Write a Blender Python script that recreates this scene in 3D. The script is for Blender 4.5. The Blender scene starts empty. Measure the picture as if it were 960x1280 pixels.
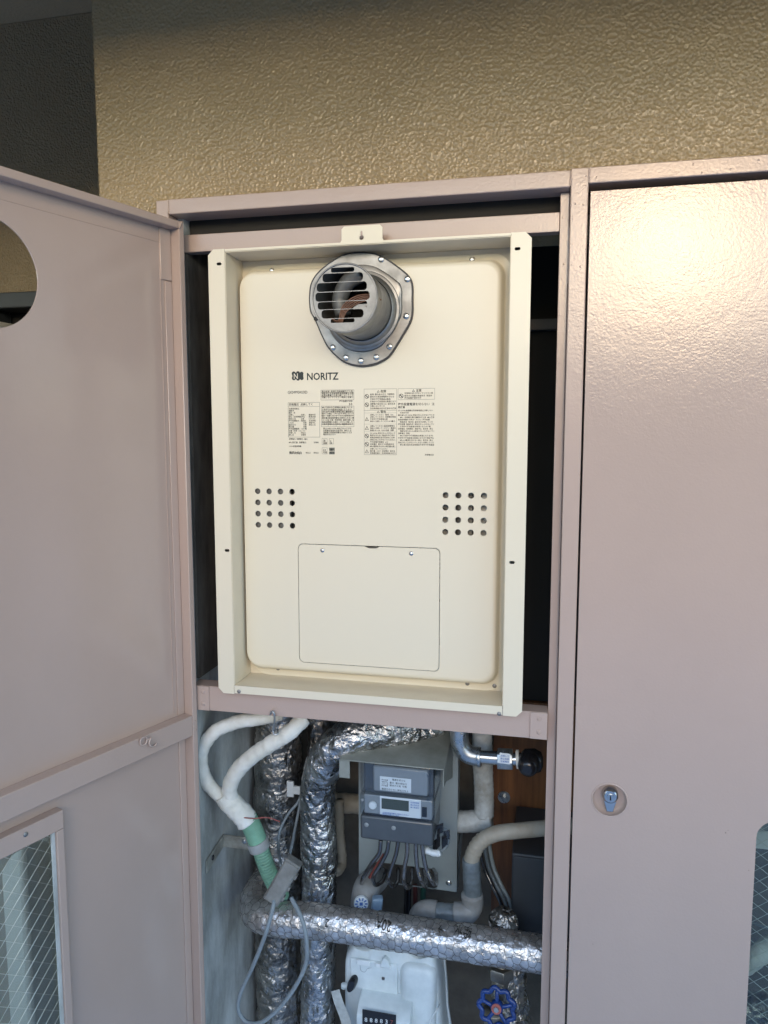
import bpy, bmesh, math, random
import numpy as np
from mathutils import Vector, Matrix, noise
random.seed(7)
S = bpy.context.scene
COL = S.collection
# ---------------------------------------------------------------- camera, sky, sun, exposure
yaw, pitch, FPX = math.radians(12.44), math.radians(6.15), 929.4
D = 1.15
CAM = Vector((0, -D, 1.5))
look = Vector((-math.sin(yaw)*math.cos(pitch), math.cos(yaw)*math.cos(pitch), -math.sin(pitch)))
right = Vector((math.cos(yaw), math.sin(yaw), 0)); up = right.cross(look)
cd = bpy.data.cameras.new('camera'); cam = bpy.data.objects.new('camera', cd); COL.objects.link(cam)
cam.matrix_world = Matrix.Translation(CAM) @ Matrix((right, up, -look)).transposed().to_4x4()
cd.sensor_fit = 'VERTICAL'; cd.sensor_height = 36; cd.lens = FPX/1280*36
cd.clip_start = 0.02; cd.clip_end = 3000
S.camera = cam
S.render.resolution_x, S.render.resolution_y = 768, 1024

SUN_AZ, SUN_EL = math.radians(172), math.radians(13.5)    # azimuth clockwise from +Y
W = bpy.data.worlds.new('World'); S.world = W; W.use_nodes = True
wn = W.node_tree.nodes; bg = wn['Background']; bg.inputs[1].default_value = 0.15
sky = wn.new('ShaderNodeTexSky'); sky.sky_type = 'NISHITA'; sky.sun_disc = False
sky.sun_elevation = SUN_EL; sky.sun_rotation = SUN_AZ
sky.air_density = 1.0; sky.dust_density = 0.7; sky.ozone_density = 1.8
W.node_tree.links.new(sky.outputs[0], bg.inputs[0])
sl = bpy.data.lights.new('sun', 'SUN'); sun = bpy.data.objects.new('sun', sl); COL.objects.link(sun)
sl.energy = 0.12; sl.angle = math.radians(6); sl.color = (1, .62, .32)
sdir = Vector((math.sin(SUN_AZ)*math.cos(SUN_EL), math.cos(SUN_AZ)*math.cos(SUN_EL), math.sin(SUN_EL)))
sun.rotation_euler = sdir.to_track_quat('Z', 'Y').to_euler(); sun.location = sdir*20
S.view_settings.view_transform = 'Standard'; S.view_settings.look = 'None'
S.view_settings.exposure = 2.05; S.view_settings.gamma = 1
S.cycles.max_bounces = 8; S.cycles.glossy_bounces = 4

# ---------------------------------------------------------------- measuring: where a line of sight meets a plane
def ray(px, py): return look*FPX + right*(px-480) - up*(py-640)
def U(px, py, Y=0.0):
    d = ray(px, py); return CAM + d*((Y-CAM.y)/d.y)
def UX(px, py, X):
    d = ray(px, py); return CAM + d*((X-CAM.x)/d.x)
def rad(w, p):                                     # radius of a tube w pixels wide at point p
    return w/2*((p-CAM).dot(look))/FPX
HG = Vector((-.586, 0, 0)); HA = math.radians(20)
DU = Vector((-math.sin(HA), -math.cos(HA), 0)); DN = Vector((math.cos(HA), -math.sin(HA), 0))   # along the open door / its inner normal
def UD(px, py, off=0.0):
    P = HG+DN*off; d = ray(px, py); t = (P-CAM).dot(DN)/d.dot(DN); p = CAM+d*t
    return (p-HG).dot(DU), p.z

# ---------------------------------------------------------------- materials
def mat(name, col, rough=.5, metal=0., spec=.5, bumps=(), var=0., vscale=8., col2=None, rvar=0., coat=0., stretch=None):
    m = bpy.data.materials.new(name); m.use_nodes = True
    nt = m.node_tree; N = nt.nodes; L = nt.links; b = N['Principled BSDF']
    b.inputs['Base Color'].default_value = (*col, 1); b.inputs['Roughness'].default_value = rough
    b.inputs['Metallic'].default_value = metal; b.inputs['Specular IOR Level'].default_value = spec
    b.inputs['Coat Weight'].default_value = coat; b.inputs['Coat Roughness'].default_value = .12
    tc = N.new('ShaderNodeTexCoord'); vec = tc.outputs['Object']
    if stretch:
        mp = N.new('ShaderNodeMapping'); mp.inputs['Scale'].default_value = stretch; L.new(vec, mp.inputs[0]); vec = mp.outputs[0]
    if var or col2:
        n = N.new('ShaderNodeTexNoise'); n.inputs['Scale'].default_value = vscale; n.inputs['Detail'].default_value = 7; n.inputs['Roughness'].default_value = .65
        L.new(vec, n.inputs['Vector'])
        r = N.new('ShaderNodeValToRGB'); r.color_ramp.elements[0].position = .36; r.color_ramp.elements[1].position = .66
        c2 = col2 or tuple(c*(1-var) for c in col)
        r.color_ramp.elements[0].color = (*c2, 1); r.color_ramp.elements[1].color = (*col, 1)
        L.new(n.outputs['Fac'], r.inputs[0]); L.new(r.outputs[0], b.inputs['Base Color'])
    if rvar:
        n = N.new('ShaderNodeTexNoise'); n.inputs['Scale'].default_value = vscale*1.7; n.inputs['Detail'].default_value = 5
        L.new(vec, n.inputs['Vector'])
        mr = N.new('ShaderNodeMapRange'); mr.inputs[1].default_value = .3; mr.inputs[2].default_value = .7
        mr.inputs[3].default_value = max(.02, rough-rvar); mr.inputs[4].default_value = rough+rvar
        L.new(n.outputs['Fac'], mr.inputs[0]); L.new(mr.outputs[0], b.inputs['Roughness'])
    prev = None
    for kind, sc, st, dist in bumps:
        if kind == 'voronoi':
            t = N.new('ShaderNodeTexVoronoi'); t.feature = 'SMOOTH_F1'; t.inputs['Smoothness'].default_value = .6; out = t.outputs['Distance']
        elif kind == 'crease':
            t = N.new('ShaderNodeTexVoronoi'); t.feature = 'DISTANCE_TO_EDGE'; out = t.outputs['Distance']
        else:
            t = N.new('ShaderNodeTexNoise'); t.inputs['Detail'].default_value = 3; out = t.outputs['Fac']
        t.inputs['Scale'].default_value = sc; L.new(vec, t.inputs['Vector'])
        bp = N.new('ShaderNodeBump'); bp.inputs['Strength'].default_value = st; bp.inputs['Distance'].default_value = dist
        L.new(out, bp.inputs['Height'])
        if prev: L.new(prev, bp.inputs['Normal'])
        prev = bp.outputs[0]
    if prev: L.new(prev, b.inputs['Normal'])
    return m
M = {}
PC = (.445, .34, .285)
M['paint'] = mat('mauve_paint', PC, .22, spec=.5, bumps=(('noise', 260, .22, .0012), ('noise', 30, .15, .002)), var=.05, vscale=3)
M['paint_peel'] = mat('mauve_paint_orange_peel', PC, .15, spec=.5, bumps=(('noise', 320, .22, .0010), ('noise', 150, .10, .0010), ('noise', 25, .08, .003)), var=.05, vscale=3)
M['paint_smooth'] = mat('mauve_paint_smooth', PC, .13, spec=.5, bumps=(('noise', 120, .10, .0010), ('noise', 9, .3, .004)), var=.05, vscale=3)
M['stucco'] = mat('beige_stucco', (.30, .222, .118), .26, spec=.55, bumps=(('voronoi', 225, .65, .0027), ('noise', 140, .30, .0026), ('noise', 30, .3, .004)), var=.16, vscale=3)
M['stucco_dark'] = mat('grey_green_stucco', (.26, .19, .105), .42, spec=.4, bumps=(('voronoi', 190, .8, .003), ('noise', 120, .8, .003)), var=.12, vscale=5)
M['stucco_pale'] = mat('pale_stucco', (.52,.50,.43), .5, spec=.3, bumps=(('noise', 120, .6, .0025),), var=.1, vscale=5)
M['blocker'] = mat('blocker_wall_paint', (.56,.46,.38), .6, bumps=(('noise', 90, .6, .003),), var=.1)  # paint of the added out-of-view wall, tinted for its bounce
M['ceiling'] = mat('painted_ceiling', (.50, .36, .21), .6, bumps=(('noise', 150, .6, .003),), var=.1)
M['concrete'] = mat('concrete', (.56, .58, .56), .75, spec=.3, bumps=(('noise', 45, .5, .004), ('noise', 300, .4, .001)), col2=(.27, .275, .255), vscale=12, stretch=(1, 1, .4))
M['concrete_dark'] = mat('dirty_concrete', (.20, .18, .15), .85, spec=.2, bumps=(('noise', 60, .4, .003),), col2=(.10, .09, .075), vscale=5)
M['floor'] = mat('grey_floor', (.50,.60,.76), .5, bumps=(('noise', 80, .3, .002),), var=.15)
M['ground'] = mat('ground', (.10, .10, .09), .9, var=.3, vscale=.1)
M['cream'] = mat('cream_enamel', (.70, .635, .49), .30, spec=.5, bumps=(('noise', 5, .10, .006), ('noise', 18, .05, .002), ('noise', 420, .06, .0004)), vscale=7)
M['cream_dusty'] = mat('cream_enamel_dusty', (.68, .60, .455), .42, spec=.4, bumps=(('noise', 25, .05, .002),), var=.07, vscale=11, rvar=.1)
M['steel'] = mat('dull_steel', (.34, .335, .32), .50, 1., bumps=(('noise', 90, .1, .001),), var=.25, vscale=30, rvar=.1)
M['steel_dark'] = mat('sooty_steel', (.30, .295, .28), .5, 1., var=.3, vscale=40)
M['steel_bright'] = mat('bright_steel', (.62, .62, .60), .22, 1., var=.2, vscale=60)
M['galv'] = mat('galvanised_steel', (.50, .53, .54), .33, .9, bumps=(('noise', 120, .15, .001),), col2=(.33, .36, .37), vscale=50, rvar=.12)
M['strap'] = mat('dull_zinc_strap', (.42, .42, .37), .45, .35, bumps=(('noise', 90, .2, .001),), col2=(.26, .25, .21), vscale=40)
M['chrome'] = mat('chrome', (.55, .55, .54), .20, 1., bumps=(('noise', 60, .5, .003),))
M['rubber'] = mat('black_rubber', (.018, .018, .02), .5, bumps=(('noise', 200, .1, .001),))
M['black'] = mat('black_plastic', (.012, .012, .014), .22)
M['void'] = mat('near_black', (.02, .018, .015), .9)  # near-black: shade in gaps put in as colour; also chips and keyhole
M['heater_inside'] = mat('grey_inside_plate', (.16, .155, .14), .5, .3, var=.3, vscale=40)
M['copper'] = mat('brown_wire', (.16, .07, .035), .35, spec=.6)
M['ink'] = mat('black_ink', (.02, .028, .025), .6)
M['ink_soft'] = mat('grey_ink', (.05, .047, .04), .7)
M['white_label'] = mat('white_label', (.72, .76, .76), .35, var=.04)
M['foil'] = mat('crumpled_foil', (.78, .77, .75), .28, 1., bumps=(('crease', 38, .8, .010), ('noise', 80, .8, .0075), ('noise', 260, .5, .0022)), col2=(.26, .255, .25), vscale=22, rvar=.10)
M['foil_dull'] = mat('dull_crumpled_foil', (.62, .59, .54), .30, .95, bumps=(('crease', 38, .8, .009), ('noise', 85, .8, .0072), ('noise', 260, .5, .002)), col2=(.16, .15, .135), vscale=18, rvar=.12)
M['foil_net'] = mat('netted_foil', (.74, .72, .70), .34, .85, bumps=(('noise', 55, .7, .006), ('noise', 170, .5, .002)), col2=(.42, .40, .38), vscale=30, rvar=.1)
M['net_wire'] = mat('netting_wire', (.14, .135, .125), .5, .5)
M['white_tape'] = mat('white_tape', (.74, .74, .70), .55, spec=.35, bumps=(('noise', 90, .6, .003), ('noise', 20, .4, .006)), col2=(.58, .56, .48), vscale=14)
M['white_tape2'] = mat('dirty_white_tape', (.55, .58, .56), .5, bumps=(('noise', 90, .6, .003),), col2=(.25, .23, .18), vscale=13)
M['green'] = mat('green_conduit', (.21, .42, .29), .45, var=.3, vscale=25)
M['cable'] = mat('grey_cable', (.26, .30, .32), .45, var=.2, vscale=30)
M['cable_dark'] = mat('glossy_dark_cable', (.035, .033, .035), .06, spec=1., var=.5, vscale=90, coat=1., bumps=(('noise', 90, .5, .002),))
M['cable_grey'] = mat('glossy_grey_cable', (.09, .088, .09), .06, spec=1., var=.6, vscale=90, coat=1., bumps=(('noise', 90, .5, .002),))
M['red_wire'] = mat('red_wire', (.28, .07, .055), .4)
M['tee_grey'] = mat('dusty_grey_plastic', (.24, .24, .225), .6, bumps=(('noise', 100, .4, .001),), col2=(.15, .145, .13), vscale=30)
M['pvc'] = mat('grey_pvc', (.34, .36, .36), .5, col2=(.22, .21, .19), vscale=14)
M['pvc_blue'] = mat('blue_grey_plastic', (.25, .36, .47), .4, var=.3, vscale=30)
M['blue_print'] = mat('blue_print', (.07, .16, .42), .5)
M['tape_grey'] = mat('grey_wrapping_tape', (.17, .20, .21), .3, spec=.6, bumps=(('noise', 120, .6, .002),), var=.4, vscale=40)
M['beige_duct'] = mat('beige_conduit', (.42, .40, .34), .5, col2=(.30, .26, .19), vscale=10)
M['board'] = mat('grey_green_enamel', (.28, .32, .315), .42, var=.12, vscale=12, bumps=(('noise', 60, .05, .001),))
M['hood'] = mat('weathered_hood', (.27, .29, .265), .5, col2=(.17, .18, .155), vscale=12)
M['meter_body'] = mat('dark_grey_meter', (.07, .08, .088), .25, spec=.6, var=.2, vscale=20)
M['meter_grey'] = mat('mid_grey_meter', (.25, .275, .285), .35, var=.12, vscale=20)
M['lcd'] = mat('lcd_green', (.055, .065, .045), .12)
M['gas_white'] = mat('gas_meter_white', (.76, .82, .82), .38, spec=.5, col2=(.52, .58, .585), vscale=7, bumps=(('noise', 140, .05, .001),))
M['ply'] = mat('brown_plywood', (.23, .095, .03), .55, col2=(.12, .045, .014), vscale=14, stretch=(5, 1, .35))
M['darkener'] = mat('shade_brown', (.13, .115, .095), .8, bumps=(('noise', 60, .4, .002),), col2=(.035, .03, .026), vscale=10, stretch=(1, 2, .5))  # dark brown made for the shade on the upper side wall
M['dark_box'] = mat('dark_grey_box', (.045, .05, .055), .5, var=.2)
M['red_paint'] = mat('red_paint', (.35, .10, .08), .5)
M['valve_blue'] = mat('blue_enamel', (.012, .045, .20), .25, spec=.6, var=.3, vscale=50)
M['dark_green'] = mat('dark_green_sleeve', (.02, .09, .06), .5)
M['dark_red'] = mat('dark_red_sleeve', (.10, .025, .02), .5)
M['brass'] = mat('tarnished_brass', (.32, .29, .24), .4, .9, var=.4, vscale=40)
M['wire_light'] = mat('glass_wire', (.62, .62, .55), .4, .5)
M['paper'] = mat('aged_paper_tag', (.5, .52, .5), .6, col2=(.34, .35, .33), vscale=40)
M['chalk'] = mat('white_chalk', (.7, .7, .66), .8)
def glassmat(name, tint, bump=.0):
    m = bpy.data.materials.new(name); m.use_nodes = True; N = m.node_tree.nodes; L = m.node_tree.links; N.remove(N['Principled BSDF'])
    t = N.new('ShaderNodeBsdfTransparent'); t.inputs[0].default_value = (*tint, 1)
    g = N.new('ShaderNodeBsdfGlossy'); g.inputs[0].default_value = (.95, .98, 1, 1); g.inputs['Roughness'].default_value = .08
    fr = N.new('ShaderNodeFresnel'); fr.inputs[0].default_value = 1.5
    ge = N.new('ShaderNodeNewGeometry'); io = N.new('ShaderNodeMapRange'); io.inputs[3].default_value = 1.5; io.inputs[4].default_value = 1/1.5; L.new(ge.outputs['Backfacing'], io.inputs[0]); L.new(io.outputs[0], fr.inputs[0])   # no false total reflection at the pane's far side
    mx = N.new('ShaderNodeMixShader'); L.new(fr.outputs[0], mx.inputs[0]); L.new(t.outputs[0], mx.inputs[1]); L.new(g.outputs[0], mx.inputs[2])
    if bump:
        n = N.new('ShaderNodeTexNoise'); n.inputs['Scale'].default_value = 160; bp = N.new('ShaderNodeBump'); bp.inputs['Strength'].default_value = bump; bp.inputs['Distance'].default_value = .002
        tc = N.new('ShaderNodeTexCoord'); L.new(tc.outputs['Object'], n.inputs['Vector']); L.new(n.outputs['Fac'], bp.inputs['Height']); L.new(bp.outputs[0], g.inputs['Normal'])
    L.new(mx.outputs[0], N['Material Output'].inputs[0]); return m
M['wired_glass'] = glassmat('figured_glass', (.86, .91, .88), .02)
M['clear_cover'] = glassmat('clear_plastic_cover', (.86, .89, .92), .0)

# ---------------------------------------------------------------- builders
LOC = {}
def thing(name, label, cat, loc, group=None):
    o = bpy.data.objects.new(name, None); COL.objects.link(o); o.location = loc; o.empty_display_size = .05
    o['label'] = label; o['category'] = cat
    if group: o['group'] = group
    LOC[o] = Vector(loc); return o
def tag(o, label=None, cat=None, group=None, kind=None):
    if label: o['label'] = label
    if cat: o['category'] = cat
    if group: o['group'] = group
    if kind: o['kind'] = kind
    return o
def wl(p): return LOC.get(p, Vector((0, 0, 0)))
def finish(name, me, m, parent=None, label=None, bevel=0, smooth=None, kind=None, seg=2):
    o = bpy.data.objects.new(name, me); COL.objects.link(o)
    if parent is not None:
        o.parent = parent; L = wl(parent); me.transform(Matrix.Translation(-L)); LOC[o] = L
    else: LOC[o] = Vector((0, 0, 0))
    me.materials.append(M[m])
    if smooth is not None:
        me.polygons.foreach_set('use_smooth', [True]*len(me.polygons))
        if smooth < 180: me.set_sharp_from_angle(angle=math.radians(smooth))
    if bevel:
        md = o.modifiers.new('bevel', 'BEVEL'); md.width = bevel; md.segments = seg; md.limit_method = 'ANGLE'; md.angle_limit = math.radians(40); md.harden_normals = False
        me.polygons.foreach_set('use_smooth', [True]*len(me.polygons)); me.set_sharp_from_angle(angle=math.radians(50))
    if label: o['label'] = label
    if kind: o['kind'] = kind
    return o
def root_mesh(o, label, cat, origin=None, group=None):   # a one-mesh thing: put its origin at its base
    me = o.data
    if origin is None:
        vs = [v.co for v in me.vertices]; origin = Vector((sum(v.x for v in vs)/len(vs), sum(v.y for v in vs)/len(vs), min(v.z for v in vs)))
    me.transform(Matrix.Translation(-Vector(origin))); o.location = origin; LOC[o] = Vector(origin)
    return tag(o, label, cat, group)
class MB:
    def __init__(s, T=None): s.bm = bmesh.new(); s.T = T
    def _v(s, p):
        p = Vector(p); return s.bm.verts.new(s.T @ p if s.T else p)
    def box(s, x0, x1, y0, y1, z0, z1):
        v = [s._v((x, y, z)) for x in (x0, x1) for y in (y0, y1) for z in (z0, z1)]
        for f in ((0,1,3,2),(4,6,7,5),(0,4,5,1),(2,3,7,6),(0,2,6,4),(1,5,7,3)): s.bm.faces.new([v[i] for i in f])
        return s
    def obox(s, c, ax, ay, az, hx, hy, hz):       # oriented box
        c = Vector(c); v = [s._v(c+ax*(i*hx)+ay*(j*hy)+az*(k*hz)) for i in (-1,1) for j in (-1,1) for k in (-1,1)]
        for f in ((0,1,3,2),(4,6,7,5),(0,4,5,1),(2,3,7,6),(0,2,6,4),(1,5,7,3)): s.bm.faces.new([v[i] for i in f])
        return s
    def loops(s, rings, close=True, cap0=False, cap1=False):
        R = [[s._v(p) for p in r] for r in rings]
        n = len(R[0])
        for a, b in zip(R, R[1:]):
            for i in range(n if close else n-1):
                s.bm.faces.new((a[i], a[(i+1) % n], b[(i+1) % n], b[i]))
        if cap0: s.bm.faces.new(R[0][::-1])
        if cap1: s.bm.faces.new(R[-1])
        return s
    def prism(s, pts, axis, a0, a1):              # pts 2-D polygon; axis 'y': pts=(x,z), 'x': pts=(y,z), 'z': pts=(x,y)
        f = {'y': lambda p, a: (p[0], a, p[1]), 'x': lambda p, a: (a, p[0], p[1]), 'z': lambda p, a: (p[0], p[1], a)}[axis]
        return s.loops([[f(p, a0) for p in pts], [f(p, a1) for p in pts]], cap0=True, cap1=True)
    def cyl(s, p0, p1, r0, r1=None, n=20, caps=True):
        return s.lathe(p0, p1, [(0, r0), (1, r0 if r1 is None else r1)], n, caps)
    def lathe(s, p0, p1, prof, n=24, caps=True):  # prof: (t along the axis, radius)
        p0, p1 = Vector(p0), Vector(p1); d = p1-p0; dn = d.normalized()
        a = dn.orthogonal().normalized(); b = dn.cross(a)
        rings = [[p0+d*t+(a*math.cos(2*math.pi*i/n)+b*math.sin(2*math.pi*i/n))*r for i in range(n)] for t, r in prof]
        return s.loops(rings, cap0=caps, cap1=caps)
    def tube(s, pts, r, n=14, step=.006, caps=True, disp=None, smooth=True):
        P = spline(pts, step) if smooth else [Vector(p) for p in pts]
        T = [(P[min(i+1, len(P)-1)]-P[max(i-1, 0)]).normalized() for i in range(len(P))]
        a = T[0].orthogonal().normalized(); rings = []; L = 0
        for i, p in enumerate(P):
            if i:
                L += (p-P[i-1]).length; q = T[i-1].rotation_difference(T[i]); a = q @ a
            a = (a-T[i]*a.dot(T[i])).normalized(); b = T[i].cross(a)
            rr = r(i/(len(P)-1), L) if callable(r) else r
            ring = []
            for k in range(n):
                dv = a*math.cos(2*math.pi*k/n)+b*math.sin(2*math.pi*k/n)
                e = disp(p+dv*rr, L, 2*math.pi*k/n) if disp else 0
                ring.append(p+dv*(rr+e))
            rings.append(ring)
        return s.loops(rings, cap0=caps, cap1=caps)
    def sphere(s, c, r, sc=(1,1,1), n=16):
        c = Vector(c); rings = []
        for i in range(1, n//2):
            t = math.pi*i/(n//2)
            rings.append([c+Vector((math.sin(t)*math.cos(2*math.pi*k/n)*r*sc[0], math.sin(t)*math.sin(2*math.pi*k/n)*r*sc[1], math.cos(t)*r*sc[2])) for k in range(n)])
        return s.loops(rings, cap0=True, cap1=True)
    def build(s, name, m, parent=None, label=None, bevel=0, smooth=None, kind=None, seg=2):
        bmesh.ops.recalc_face_normals(s.bm, faces=s.bm.faces)
        me = bpy.data.meshes.new(name); s.bm.to_mesh(me); s.bm.free()
        return finish(name, me, m, parent, label, bevel, smooth, kind, seg)
def spline(pts, step):
    P = [Vector(p) for p in pts]
    if len(P) == 2:
        n = max(2, int((P[1]-P[0]).length/step)); return [P[0].lerp(P[1], i/n) for i in range(n+1)]
    Q = [P[0]*2-P[1]]+P+[P[-1]*2-P[-2]]; out = []
    for i in range(1, len(Q)-2):
        p0, p1, p2, p3 = Q[i-1:i+3]; n = max(2, int((p2-p1).length/step))
        for k in range(n):
            t = k/n
            out.append(.5*((2*p1)+(p2-p0)*t+(2*p0-5*p1+4*p2-p3)*t*t+(3*p1-p0-3*p2+p3)*t**3))
    out.append(P[-1]); return out
FRONT = Matrix(((1,0,0,0),(0,0,-1,0),(0,1,0,0),(0,0,0,1)))       # local xy -> world xz, facing -Y
def at_front(Y): return Matrix.Translation((0, Y, 0)) @ FRONT
def plate(loops, thick, T=None, bevel=0.):       # sheet cut from outlines, with real holes
    cu = bpy.data.curves.new('plate', 'CURVE'); cu.dimensions = '2D'; cu.fill_mode = 'BOTH'; cu.extrude = thick/2-bevel; cu.bevel_depth = bevel; cu.bevel_resolution = 1
    if bevel: cu.offset = -bevel
    for lp in loops:
        sp = cu.splines.new('POLY'); sp.points.add(len(lp)-1); sp.use_cyclic_u = True
        for i, p in enumerate(lp): sp.points[i].co = (p[0], p[1], 0, 1)
    o = bpy.data.objects.new('tmp', cu); COL.objects.link(o); bpy.context.view_layer.update()
    me = bpy.data.meshes.new_from_object(o.evaluated_get(bpy.context.evaluated_depsgraph_get()))
    bpy.data.objects.remove(o); bpy.data.curves.remove(cu); me.materials.clear()
    if T is not None: me.transform(T)
    return me
def lettering(s, size, T, align='LEFT', ext=.0001, sx=1, shear=0, offset=0):
    cu = bpy.data.curves.new('lettering', 'FONT'); cu.body = s; cu.size = size; cu.extrude = ext; cu.align_x = align; cu.resolution_u = 2; cu.offset = offset
    o = bpy.data.objects.new('tmp', cu); COL.objects.link(o); bpy.context.view_layer.update()
    me = bpy.data.meshes.new_from_object(o.evaluated_get(bpy.context.evaluated_depsgraph_get()))
    bpy.data.objects.remove(o); bpy.data.curves.remove(cu); me.materials.clear()
    me.transform(T @ Matrix.Diagonal((sx, 1, 1, 1))); return me
def rrect(x0, x1, z0, z1, r, n=6):
    out = []
    for cx, cz, a0 in ((x1-r, z1-r, 0), (x0+r, z1-r, 90), (x0+r, z0+r, 180), (x1-r, z0+r, 270)):
        for i in range(n+1):
            a = math.radians(a0+90*i/n); out.append((cx+r*math.cos(a), cz+r*math.sin(a)))
    return out
def circ(x, z, r, n=24): return [(x+r*math.cos(2*math.pi*i/n), z+r*math.sin(2*math.pi*i/n)) for i in range(n)]
def rect(x0, x1, z0, z1): return [(x1, z1), (x0, z1), (x0, z0), (x1, z0)]

# shared little fasteners, axis towards -Y
def screw_mesh():
    b = MB(); prof = [(0, 1.), (.25, 1.), (.6, .82), (.85, .5), (1, .2)]
    b.lathe((0, 0, 0), (0, -.5, 0), prof, 16)
    # cross recess edges as small proud ribs sunk between: a raised slot pair
    b.box(-.5, .5, -.56, -.44, -.09, .09); b.box(-.09, .09, -.565, -.445, -.5, .5)
    bmesh.ops.recalc_face_normals(b.bm, faces=b.bm.faces)
    me = bpy.data.meshes.new('screw'); b.bm.to_mesh(me); b.bm.free(); me.polygons.foreach_set('use_smooth', [True]*len(me.polygons)); me.set_sharp_from_angle(angle=math.radians(45)); return me
def rivet_mesh():
    b = MB(); b.lathe((0, 0, 0), (0, -.4, 0), [(0, 1.), (.3, 1.), (.8, .8), (1, .45)], 16); b.lathe((0, -.38, 0), (0, -.5, 0), [(0, .35), (1, .3)], 10)
    bmesh.ops.recalc_face_normals(b.bm, faces=b.bm.faces)
    me = bpy.data.meshes.new('rivet'); b.bm.to_mesh(me); b.bm.free(); me.polygons.foreach_set('use_smooth', [True]*len(me.polygons)); me.set_sharp_from_angle(angle=math.radians(50)); return me
_fm = {}
def fastener(kind, p, r, m, parent, normal=Vector((0, -1, 0)), spin=0., name=None):
    key = (kind, m)
    if key not in _fm:
        me = screw_mesh() if kind == 'screw' else rivet_mesh(); me.materials.append(M[m]); _fm[key] = me
    o = bpy.data.objects.new(name or kind, _fm[key]); COL.objects.link(o); o.parent = parent
    o.location = Vector(p)-wl(parent); o.scale = (r, r, r)
    o.rotation_mode = 'QUATERNION'; q = Vector((0, -1, 0)).rotation_difference(normal)
    o.rotation_quaternion = q @ Matrix.Rotation(spin, 4, 'Y').to_quaternion(); return o

# ================================================================ the building around the cupboard
def struct(o): o['kind'] = 'structure'; return o
CZ = 2.53
struct(MB().box(-9, 9, -6, 3, -.2, 0).build('floor', 'floor'))
struct(MB().box(-6, 2.2, -1.0, 3, CZ, CZ+.2).build('ceiling', 'ceiling'))
struct(MB().box(-1500, 1500, -1500, 1500, -9.5, -9).build('ground', 'ground'))
# beige wall: over, left of and right of the cupboard opening
WY = .012
xl = U(113, 0, WY).x
b = MB().prism([(xl, 0), (-.615, 0), (-.615, 1.872), (6, 1.872), (6, CZ-.002), (xl, CZ-.002)], 'y', WY, .6)
root_mesh(b.build('stucco_wall', 'stucco', bevel=.004), 'beige textured stucco wall above the metal cupboard', 'wall', (0, .3, 0))
# recessed grey-green wall at the left with a dark window band
RY = .6
b = MB(); b.box(-5, xl+.2, RY+.003, RY+.2, 1.86, CZ-.002); b.box(-5, xl+.2, RY+.003, RY+.2, .002, .95); b.box(-1.2, xl+.2, RY+.003, RY+.2, .95, 1.86)
wl_t = thing('recessed_wall', 'dark grey green stucco wall set back behind the open left door', 'wall', (-1.4, RY, 0))
b.build('wall_body', 'stucco_dark', wl_t)
b = MB(); b.box(-3, -1.2, RY-.03, RY+.05, 1.82, 1.86); b.box(-3, -1.2, RY-.01, RY+.05, .95, 1.0)
for x in (-1.47, -2.1, -1.235): b.box(x, x+.035, RY-.02, RY+.05, 1.0, 1.82)
b.build('window_frame', 'dark_box', wl_t, bevel=.003)
MB().box(-3, -1.2, RY+.06, RY+.08, .95, 1.856).build('window_pane', 'void', wl_t)
# pale low partition seen through the left door
pc = U(33, 1150, .15); b = MB().box(-2.6, pc.x, .15, .262, .002, 1.722)
root_mesh(b.build('low_partition', 'stucco_pale', bevel=.012, seg=3), 'pale stucco low partition seen through holes in the open door', 'wall')
# out of view, added and sized to cut sun and sky: wall and beam
root_mesh(MB().box(-6, 6, -6, -5.8, .002, 2.4).build('sun_blocker_wall', 'blocker', bevel=.01), 'plain boundary wall, unseen, added to keep low sun off the cupboard', 'wall')
struct(MB().box(-6, 2.2, -1.0, -.9, 2.19, CZ-.002).build('shade_beam', 'ceiling', bevel=.01))  # unseen, its drop lowered to darken the top of the wall

# shaft
SX0, SX1, SY = -.602, .0, .42
sh = thing('pipe_shaft', 'concrete pipe shaft behind the open cupboard door', 'shaft', (-.3, .4, 0))
MB().box(SX0-.1, SX0, .03, SY+.1, .002, 1.868).build('side_wall', 'concrete', sh, label='pale stained concrete side wall left of the foil pipes')
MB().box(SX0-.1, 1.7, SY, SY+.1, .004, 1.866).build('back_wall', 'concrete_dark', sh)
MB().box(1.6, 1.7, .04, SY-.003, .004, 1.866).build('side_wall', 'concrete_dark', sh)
# plywood
pl = U(617, 930, SY-.03).x
ply = root_mesh(MB().box(pl, .13, SY-.03, SY-.012, .45, .935).build('plywood_board', 'ply', bevel=.001), 'brown plywood board at the back of the shaft right of the pipes', 'board')
p = U(630, 996, SY-.03)
bt = thing('anchor_bolt', 'small washer and bolt on the brown plywood', 'bolt', p)
MB().cyl(p, p+Vector((0, -.003, 0)), .013, n=20).build('washer', 'galv', bt, smooth=40)
MB().cyl(p+Vector((0, -.003, 0)), p+Vector((0, -.012, 0)), .0055, n=6).build('nut', 'galv', bt)

root_mesh(MB().box(SX0+.0005, SX0+.006, .0305, SY-.03, 1.065, 1.82).build('side_shade', 'darkener'), 'made-up liner board on the side wall left of the heater', 'board')  # added board: its dark brown stands in for shade on the concrete
root_mesh(MB().box(-.10, .6, SY-.022, SY-.004, .937, 1.864).build('back_shade', 'void'), 'black board, added for shade, high in the shaft right of the heater', 'board')  # added black sheet: shade deep in the shaft put in as colour
root_mesh(MB().box(-.601, .6, .05, .056, 1.826, 1.866).build('gap_shade', 'void'), 'black strip added as shade in the gap over the heater crossbar', 'strip')  # added black strip: darkness of the gap painted as colour
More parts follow.
